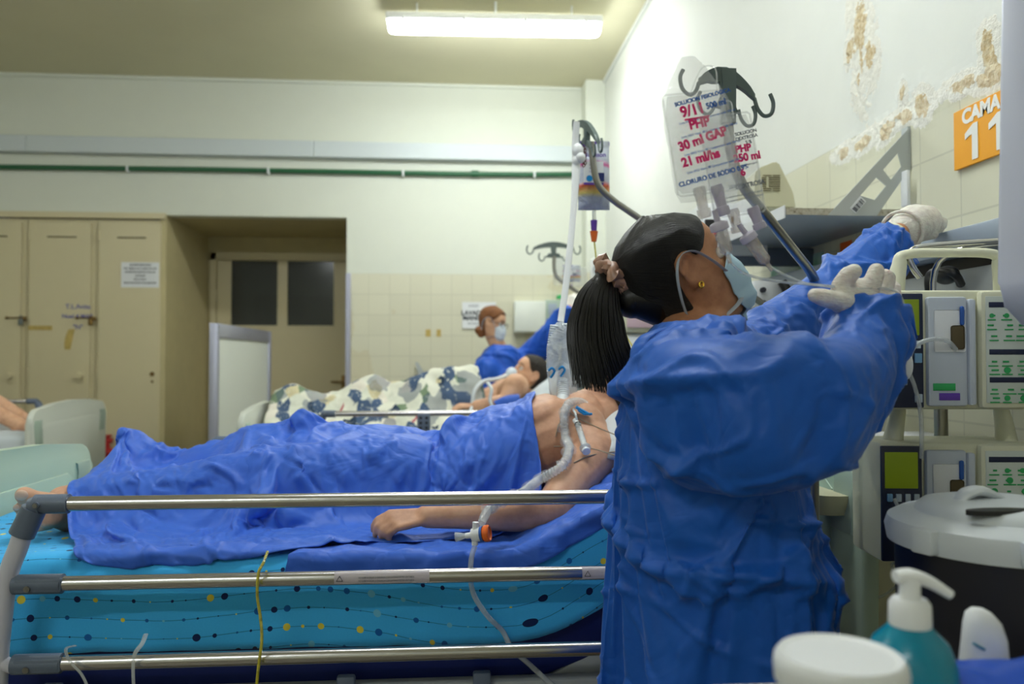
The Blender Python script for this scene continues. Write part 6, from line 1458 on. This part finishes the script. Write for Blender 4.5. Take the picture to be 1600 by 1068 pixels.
def far_blanket():
    cx, cy = .03, 4.45
    def top(x, y):
        s = x - cx; z = TOPZ + .012; g = lambda a, q: math.exp(-(a / q) ** 2)
        body = .30 * g(y - cy, .27) * min(1, max(0, (s + .60) / .40)); body = max(body, .17 * g(y - cy, .24))
        body += .05 * g(s + .90, .10) * g(y - cy, .26) + .10 * g(s + .45, .14) * g(y - cy - .06, .2)
        z += body + max(0, s - HINGE) * math.tan(ALPHA)
        z += .030 * abs(noise.noise(V((x * 5, y * 6, 3)))) + .035 * noise.noise(V((x * 3, y * 4, 8))) + .012 * noise.noise(V((x * 14, y * 14, 6)))
        return z
    def fn(a, w):
        x = cx - .985 + 1.10 * a + .05 * math.sin(w * 7) * (a > .9); L = 1.42 * w; hang = .20
        e = .485
        if L < hang: y, z = cy - e - .02 * abs(noise.noise(V((x * 12, L * 4, 1)))) - .01, top(x, cy - e) - (hang - L)
        elif L > hang + 2 * e: y, z = cy + e + .01, top(x, cy + e) - (L - hang - 2 * e)
        else: y = cy - e + L - hang; z = top(x, y)
        return V((x, y, z))
    b = MB(); b.grid(fn, 110, 130); me = b.mesh(True, 180)
    crumple(me, .008, 1.3, 21)
    def fl(t):
        floral(t)
    o = link('blanket', me, M['floral']); sd = o.modifiers.new('thickness', 'SOLIDIFY'); sd.thickness = .006; sd.offset = 1
    tag(o, 'rumpled floral blanket over the legs of the far patient', 'blanket')
far_blanket()
def pillow(c, size, rot, m, label, nm='pillow'):
    b = MB(); Rm = Euler(rot).to_matrix()
    for sgn in (1, -1):
        b.grid(lambda a, w, sgn=sgn: V(c) + Rm @ V(((a - .5) * size[0], (w - .5) * size[1], sgn * size[2] * (max(0, (1 - (2 * a - 1) ** 4) * (1 - (2 * w - 1) ** 4)) ** .5) * (.5 + .10 * noise.noise(V((a * 4, w * 4, sgn)))))), 26, 26)
    bmesh.ops.remove_doubles(b.bm, verts=b.bm.verts[:], dist=.001); return tag(b.build(nm, m, angle=180), label, 'pillow')
pillow(at(893, 600, 4.45) + V((.04, 0, -.02)), (.50, .62, .20), (0, -R(30), 0), M['floral'], 'floral pillow behind the far patient, at the raised end')
pillow(at(868, 608, 4.3), (.38, .5, .14), (0, -R(35), 0), M['whitelinen'], 'white pillow directly under the head of the far patient')
pillow((BX + .62, BY + .02, surf(BX + .62) + .045), (.36, .52, .11), (0, -ALPHA, 0), M['whitelinen'], 'white pillow under the near patient, hidden by the black ponytail')
q = MB(); e0 = at(795, 634, 4.15); q.tube(spline([at(778, 640, 4.12), at(795, 632, 4.12), at(812, 630, 4.12)], 6), .050, 18, cap=False); tag(q.build('blood_pressure_cuff', M['gown2']), 'blue pressure cuff around the upper arm of the far patient', 'cuff')
corr([H2_ @ V((.10, 0, -.06)), at(775, 592, 4.3), at(755, 596, 4.25), at(742, 610, 4.2), at(736, 640, 4.15), at(722, 660, 4.0)], .011, M['corrug'], 'ventilator_hose', None, pitch=.012); bpy.data.objects['ventilator_hose']; tag(bpy.data.objects['ventilator_hose'], 'white ventilator hose looping over the floral blanket', 'hose')
o = MB().tube(spline([at(762, 598, 4.2), at(768, 608, 4.15), at(766, 626, 4.13), at(778, 640, 4.1), at(820, 632, 4.05), at(850, 622, 4.05)], 8), .009, 10).build('white_hose', M['corrug']); tag(o, 'thin pale hose lying across the arm of the far patient', 'hose')
def nurse_far():
    Y = 5.25; r = person_root((at(790, 600, Y).x, Y, 0), 'auburn-haired woman in blue gown and white mask leaning over the far bed'); b = MB(); P = at
    H = headframe(P(770, 505, Y), (.82, -.42, -.22), (.18, 0, .97), .90); add_head(b, H); nk = P(782, 548, Y)
    b.chain([H @ V((-.02, 0, -.04)), nk], [.048, .055])
    SN, SF = P(762, 580, Y - .10), P(826, 560, Y + .10); ch = P(785, 600, Y)
    for y in (-.08, .08): b.chain([nk + V((0, y, -.06)), ch + V((0, y, 0)), V((ch.x - .02, Y + y, .95)), V((ch.x - .02, Y + y, .50)), V((ch.x - .02, Y + y, .06)), V((ch.x + .08, Y + y - .08, .05))], [.045, .055, .09, .07, .045, .035])
    EN, WN = P(752, 625, Y - .14), P(775, 655, Y - .3); EF, WF = P(860, 525, Y - .05), P(890, 482, Y - .15)
    b.chain([SN, EN, WN], [.045, .04, .028]); b.chain([SF, EF, WF], [.045, .04, .028]); b.chain([nk + V((0, 0, -.03)), SN], [.05, .045]); b.chain([nk + V((0, 0, -.03)), SF], [.05, .045]); add_hand(b, WN, WN - EN, (0, -1, 0), 1, [.4] * 4, .16)
    link('body', fuse(b, .006, 3), M['skin3'], r); add_eyes(H, r)
    hair_cap(H, M['hairginger'], r, .010, .020, pole=P(748, 516, Y))
    q = MB(); q.sphere(P(750, 516, Y), (.034, .034, .032)); q.sphere(P(752, 522, Y), (.026, .026, .022)); q.build('hair_bun', M['hairginger'], r)
    face_mask(H, M['maskw'], r)
    q = MB()
    for s in (-1, 1):
        c = H @ V((.098, .033 * s, .004)); fx = (H.to_3x3() @ V((0, 1, 0))).normalized(); fz = (H.to_3x3() @ V((0, 0, 1))).normalized()
        q.tube([c + fx * .025 * math.cos(a) + fz * .017 * math.sin(a) for a in np.linspace(0, 6.283, 21)[:-1]], .0016, 6, closed=True); q.tube([H @ V((.096, .058 * s, .008)), H @ V((.0, .078 * s, .010))], .0015, 6)
    q.tube([H @ V((.100, -.009, .008)), H @ V((.100, .009, .008))], .0015, 6); q.build('glasses', M['black'], r)
    q = MB(); a_ = P(893, 476, Y - .17); add_hand(q, P(888, 486, Y - .15), (.45, 0, .9), (-.6, -.8, .2), -1, [(.7, .9, .6)] * 4, .19, (.6, .5)); link('glove', fuse(q, .004, 3), M['glove'], r)
    g = MB(); g.chain([P(782, 562, Y), P(778, 600, Y), V((ch.x - .02, Y, 1.0)), V((ch.x - .02, Y, .55))], [.13, .19, .20, .21], 24); g.caps(P(764, 585, Y - .07), P(812, 575, Y + .08), .105, .105)
    g.chain([SN, EN, P(775, 650, Y - .28)], [.10, .082, .06]); g.chain([P(812, 570, Y + .05), SF, EF, P(886, 490, Y - .14)], [.10, .10, .085, .062])
    gm = fuse(g, .013, 3); nc_ = P(782, 538, Y); cut_mesh(gm, [lambda c: c.z < .6, lambda c: (c - nc_).length < .075])
    crumple(gm, .008, 1.0, 5); crease(gm, .02, 5, 4, .12, 2, 2); o = bpy.data.objects.new('t', gm); COL.objects.link(o); m_ = o.modifiers.new('s', 'SUBSURF'); m_.levels = 1; g2 = evaluate(o); bpy.data.objects.remove(o)
    for p in g2.polygons: p.use_smooth = True
    o = link('gown', g2, M['gown2'], r); sd = o.modifiers.new('thickness', 'SOLIDIFY'); sd.thickness = .002
nurse_far()
def legs_left():
    r = person_root((-3.0, 4.45, TOPZ), 'person at the left edge whose bare shins and feet rest on the white bed'); b = MB()
    for k, (Y, dz) in enumerate(((4.54, 0), (4.76, .03))):
        kn = V((-2.95, Y, TOPZ + .36)); an = at(28, 662 - 14 * k, Y); hip = V((-3.36, Y - .03, TOPZ + .10)); b.chain([hip, kn], [.09, .062]); b.chain([kn, kn.lerp(an, .4), an], [.06, .056, .038]); tp = at(54, 668 - 10 * k, Y - .04)
        b.chain([an, an + V((.0, 0, -.03))], [.038, .032]); b.chain([an + V((.02, 0, -.01)), tp + V((-.03, 0, .0))], [.036, .026])
        for j in range(5): b.caps(tp + V((-.03, -.032 + .016 * j, 0)), tp + V((.015 - .005 * j, -.036 + .018 * j, -.006)), .012, .010, 10)
    b.chain([V((-3.36, 4.62, TOPZ + .12)), V((-3.6, 4.60, TOPZ + .2)), V((-3.80, 4.58, TOPZ + .36))], [.16, .15, .13]); b.chain([V((-3.80, 4.58, TOPZ + .36)), V((-3.88, 4.58, TOPZ + .52))], [.06, .05])
    H = headframe((-3.92, 4.58, TOPZ + .62), (.8, 0, .6), (-.6, 0, .8), .95); add_head(b, H)
    link('body', fuse(b, .006, 4), M['skin3'], r); hair_cap(H, M['hairdark'], r, .005, .01)
legs_left()
# ------------------------------------------------------------ things on the far wall
p0, p1 = at(722, 513, YB), at(775, 472, YB); o = MB().box2((p0.x, YB - .014, p0.z), (p1.x, YB - .009, p1.z)).build('wall_notice', M['paper'], smooth=False); tag(o, 'white notice sheet on the tiles behind the auburn-haired woman', 'notice')
for k, v in enumerate((478, 489, 497, 505)): text(('AVISO', 'LAVADO', 'MANOS', 'Servicio')[k], .05 if k in (1, 2) else .03, M['ink'] if k in (1, 2) else M['greyink'], o, 'printed_line', (at(740, v, YB).x, YB - .015, at(740, v, YB).z), (1, 0, 0), (0, 0, 1), bold=.002 if k in (1, 2) else 0)
p0, p1 = at(802, 520, YB), at(850, 472, YB); t = thing('wall_cabinet', ((p0.x + p1.x) / 2, YB - .1, p0.z), 'white wall cabinet between the second woman and the corner', 'cabinet'); MB().box2((p0.x, YB - .14, p0.z), (p1.x, YB - .002, p1.z), .006).build('cabinet_body', M['whiteboard'], t); MB().box2((p0.x + .01, YB - .147, p0.z + .01), (p1.x - .01, YB - .141, p1.z - .01), .003).build('door', M['whiteboard'], t)
p0, p1 = at(850, 512, YB), at(880, 470, YB); t = thing('towel_dispenser', ((p0.x + p1.x) / 2, YB - .1, p0.z), 'pale dispenser with blue grey window right of the white wall cabinet', 'dispenser'); MB().box2((p0.x, YB - .12, p0.z), (p1.x, YB - .002, p1.z), .008).build('housing', M['boardin'], t); MB().box2((p0.x + .02, YB - .125, p0.z + .10), (p0.x + .09, YB - .119, p1.z - .03), .003).build('window', M['console'], t)
p = at(875, 466, YB - .06); tag(MB().lathe([(0, 0), (.03, 0), (.028, .025), (.01, .035), (0, .035)], p - V((0, 0, .005)), (0, 0, 1), 16).build('green_cap', M['green']), 'small green cap on top of the pale dispenser', 'cap')
p = at(660, 585, YB - .03); b = MB(); b.prism([(-.06, .10), (-.035, .10), (.09, -.12), (.0, -.12)], (p.x, YB - .03, p.z), (1, 0, 0), (0, 0, 1), .004); b.box2((p.x - .05, YB - .03, p.z + .05), (p.x - .04, YB - .001, p.z + .07)); tag(b.build('wall_hook_plate', M['bracket'], smooth=False), 'grey slanted metal plate fixed low on the back wall tiles', 'plate')
tag(b.build('x', M['red']) if False else MB().box2((at(665, 520, YB).x, YB - .0045, at(665, 520, YB).z - .03), (at(673, 520, YB).x, YB - .002, at(673, 520, YB).z + .03)).build('tape_mark', M['brownstain'], smooth=False), 'small yellowed tape mark on the back wall tiles, left of the pair', 'mark')
tag(MB().box2((at(682, 520, YB).x, YB - .0045, at(665, 520, YB).z - .03), (at(689, 520, YB).x, YB - .002, at(673, 520, YB).z + .03)).build('tape_mark', M['brownstain'], smooth=False), 'small yellowed tape mark on the back wall tiles, right of the pair', 'mark')
# equipment behind the black ponytail: far ventilator and cables
p = at(985, 480, 3.3); t = thing('ventilator', (p.x + .05, 3.45, 0), 'pale ventilator behind the black ponytail, between the two beds', 'ventilator')
MB().box2((p.x - .02, 3.30, .75), (p.x + .26, 3.6, at(985, 520, 3.3).z), .02).build('cabinet', M['white'], t); MB().box2((p.x - .04, 3.28, at(985, 520, 3.3).z), (p.x + .24, 3.55, at(985, 455, 3.3).z), .02).build('monitor', M['cwhite'], t)
MB().box2((p.x - .02, 3.274, at(985, 512, 3.3).z), (p.x + .2, 3.281, at(985, 464, 3.3).z), .004).build('screen', mat('pale_pink_screen', rgb(226, 196, 206), .3), t); MB().box2((p.x + .05, 3.35, .1), (p.x + .17, 3.5, .75), .01).build('column', M['grey'], t); MB().box2((p.x - .1, 3.2, .02), (p.x + .32, 3.7, .1), .02).build('base', M['grey'], t)
for k, pts in enumerate(([(905, 492, 3.6), (915, 540, 3.5), (920, 560, 3.4), (960, 500, 3.3), (985, 470, 3.3)], [(910, 545, 3.5), (922, 520, 3.5), (912, 470, 3.6), (935, 430, 3.7)])):
    tag(MB().tube(spline([at(*q) for q in pts], 8), .005, 8).build('cable', M['grey']), ['grey cable hanging left of the black ponytail', 'grey cable rising beside the far bed headboard'][k], 'cable')
p = at(935, 420, 5.2); t, a, c = unit('wall_monitor', 'white unit with round dial on the wall beyond the ponytail', 'medical device', 928, 402, 952, 440, 4.9, .14, M['white']); q = MB(); p = at(934, 421, 4.895); q.lathe([(.022, 0), (.03, 0), (.03, .004), (.022, .004), (.022, 0)], p, (0, -1, 0), 20); q.build('dial', M['console'], t); MB().box2((a.x + .05, 4.95, a.z + .04), (XR - .002, 5.0, a.z + .1), .004).build('wall_arm', M['grey'], t)
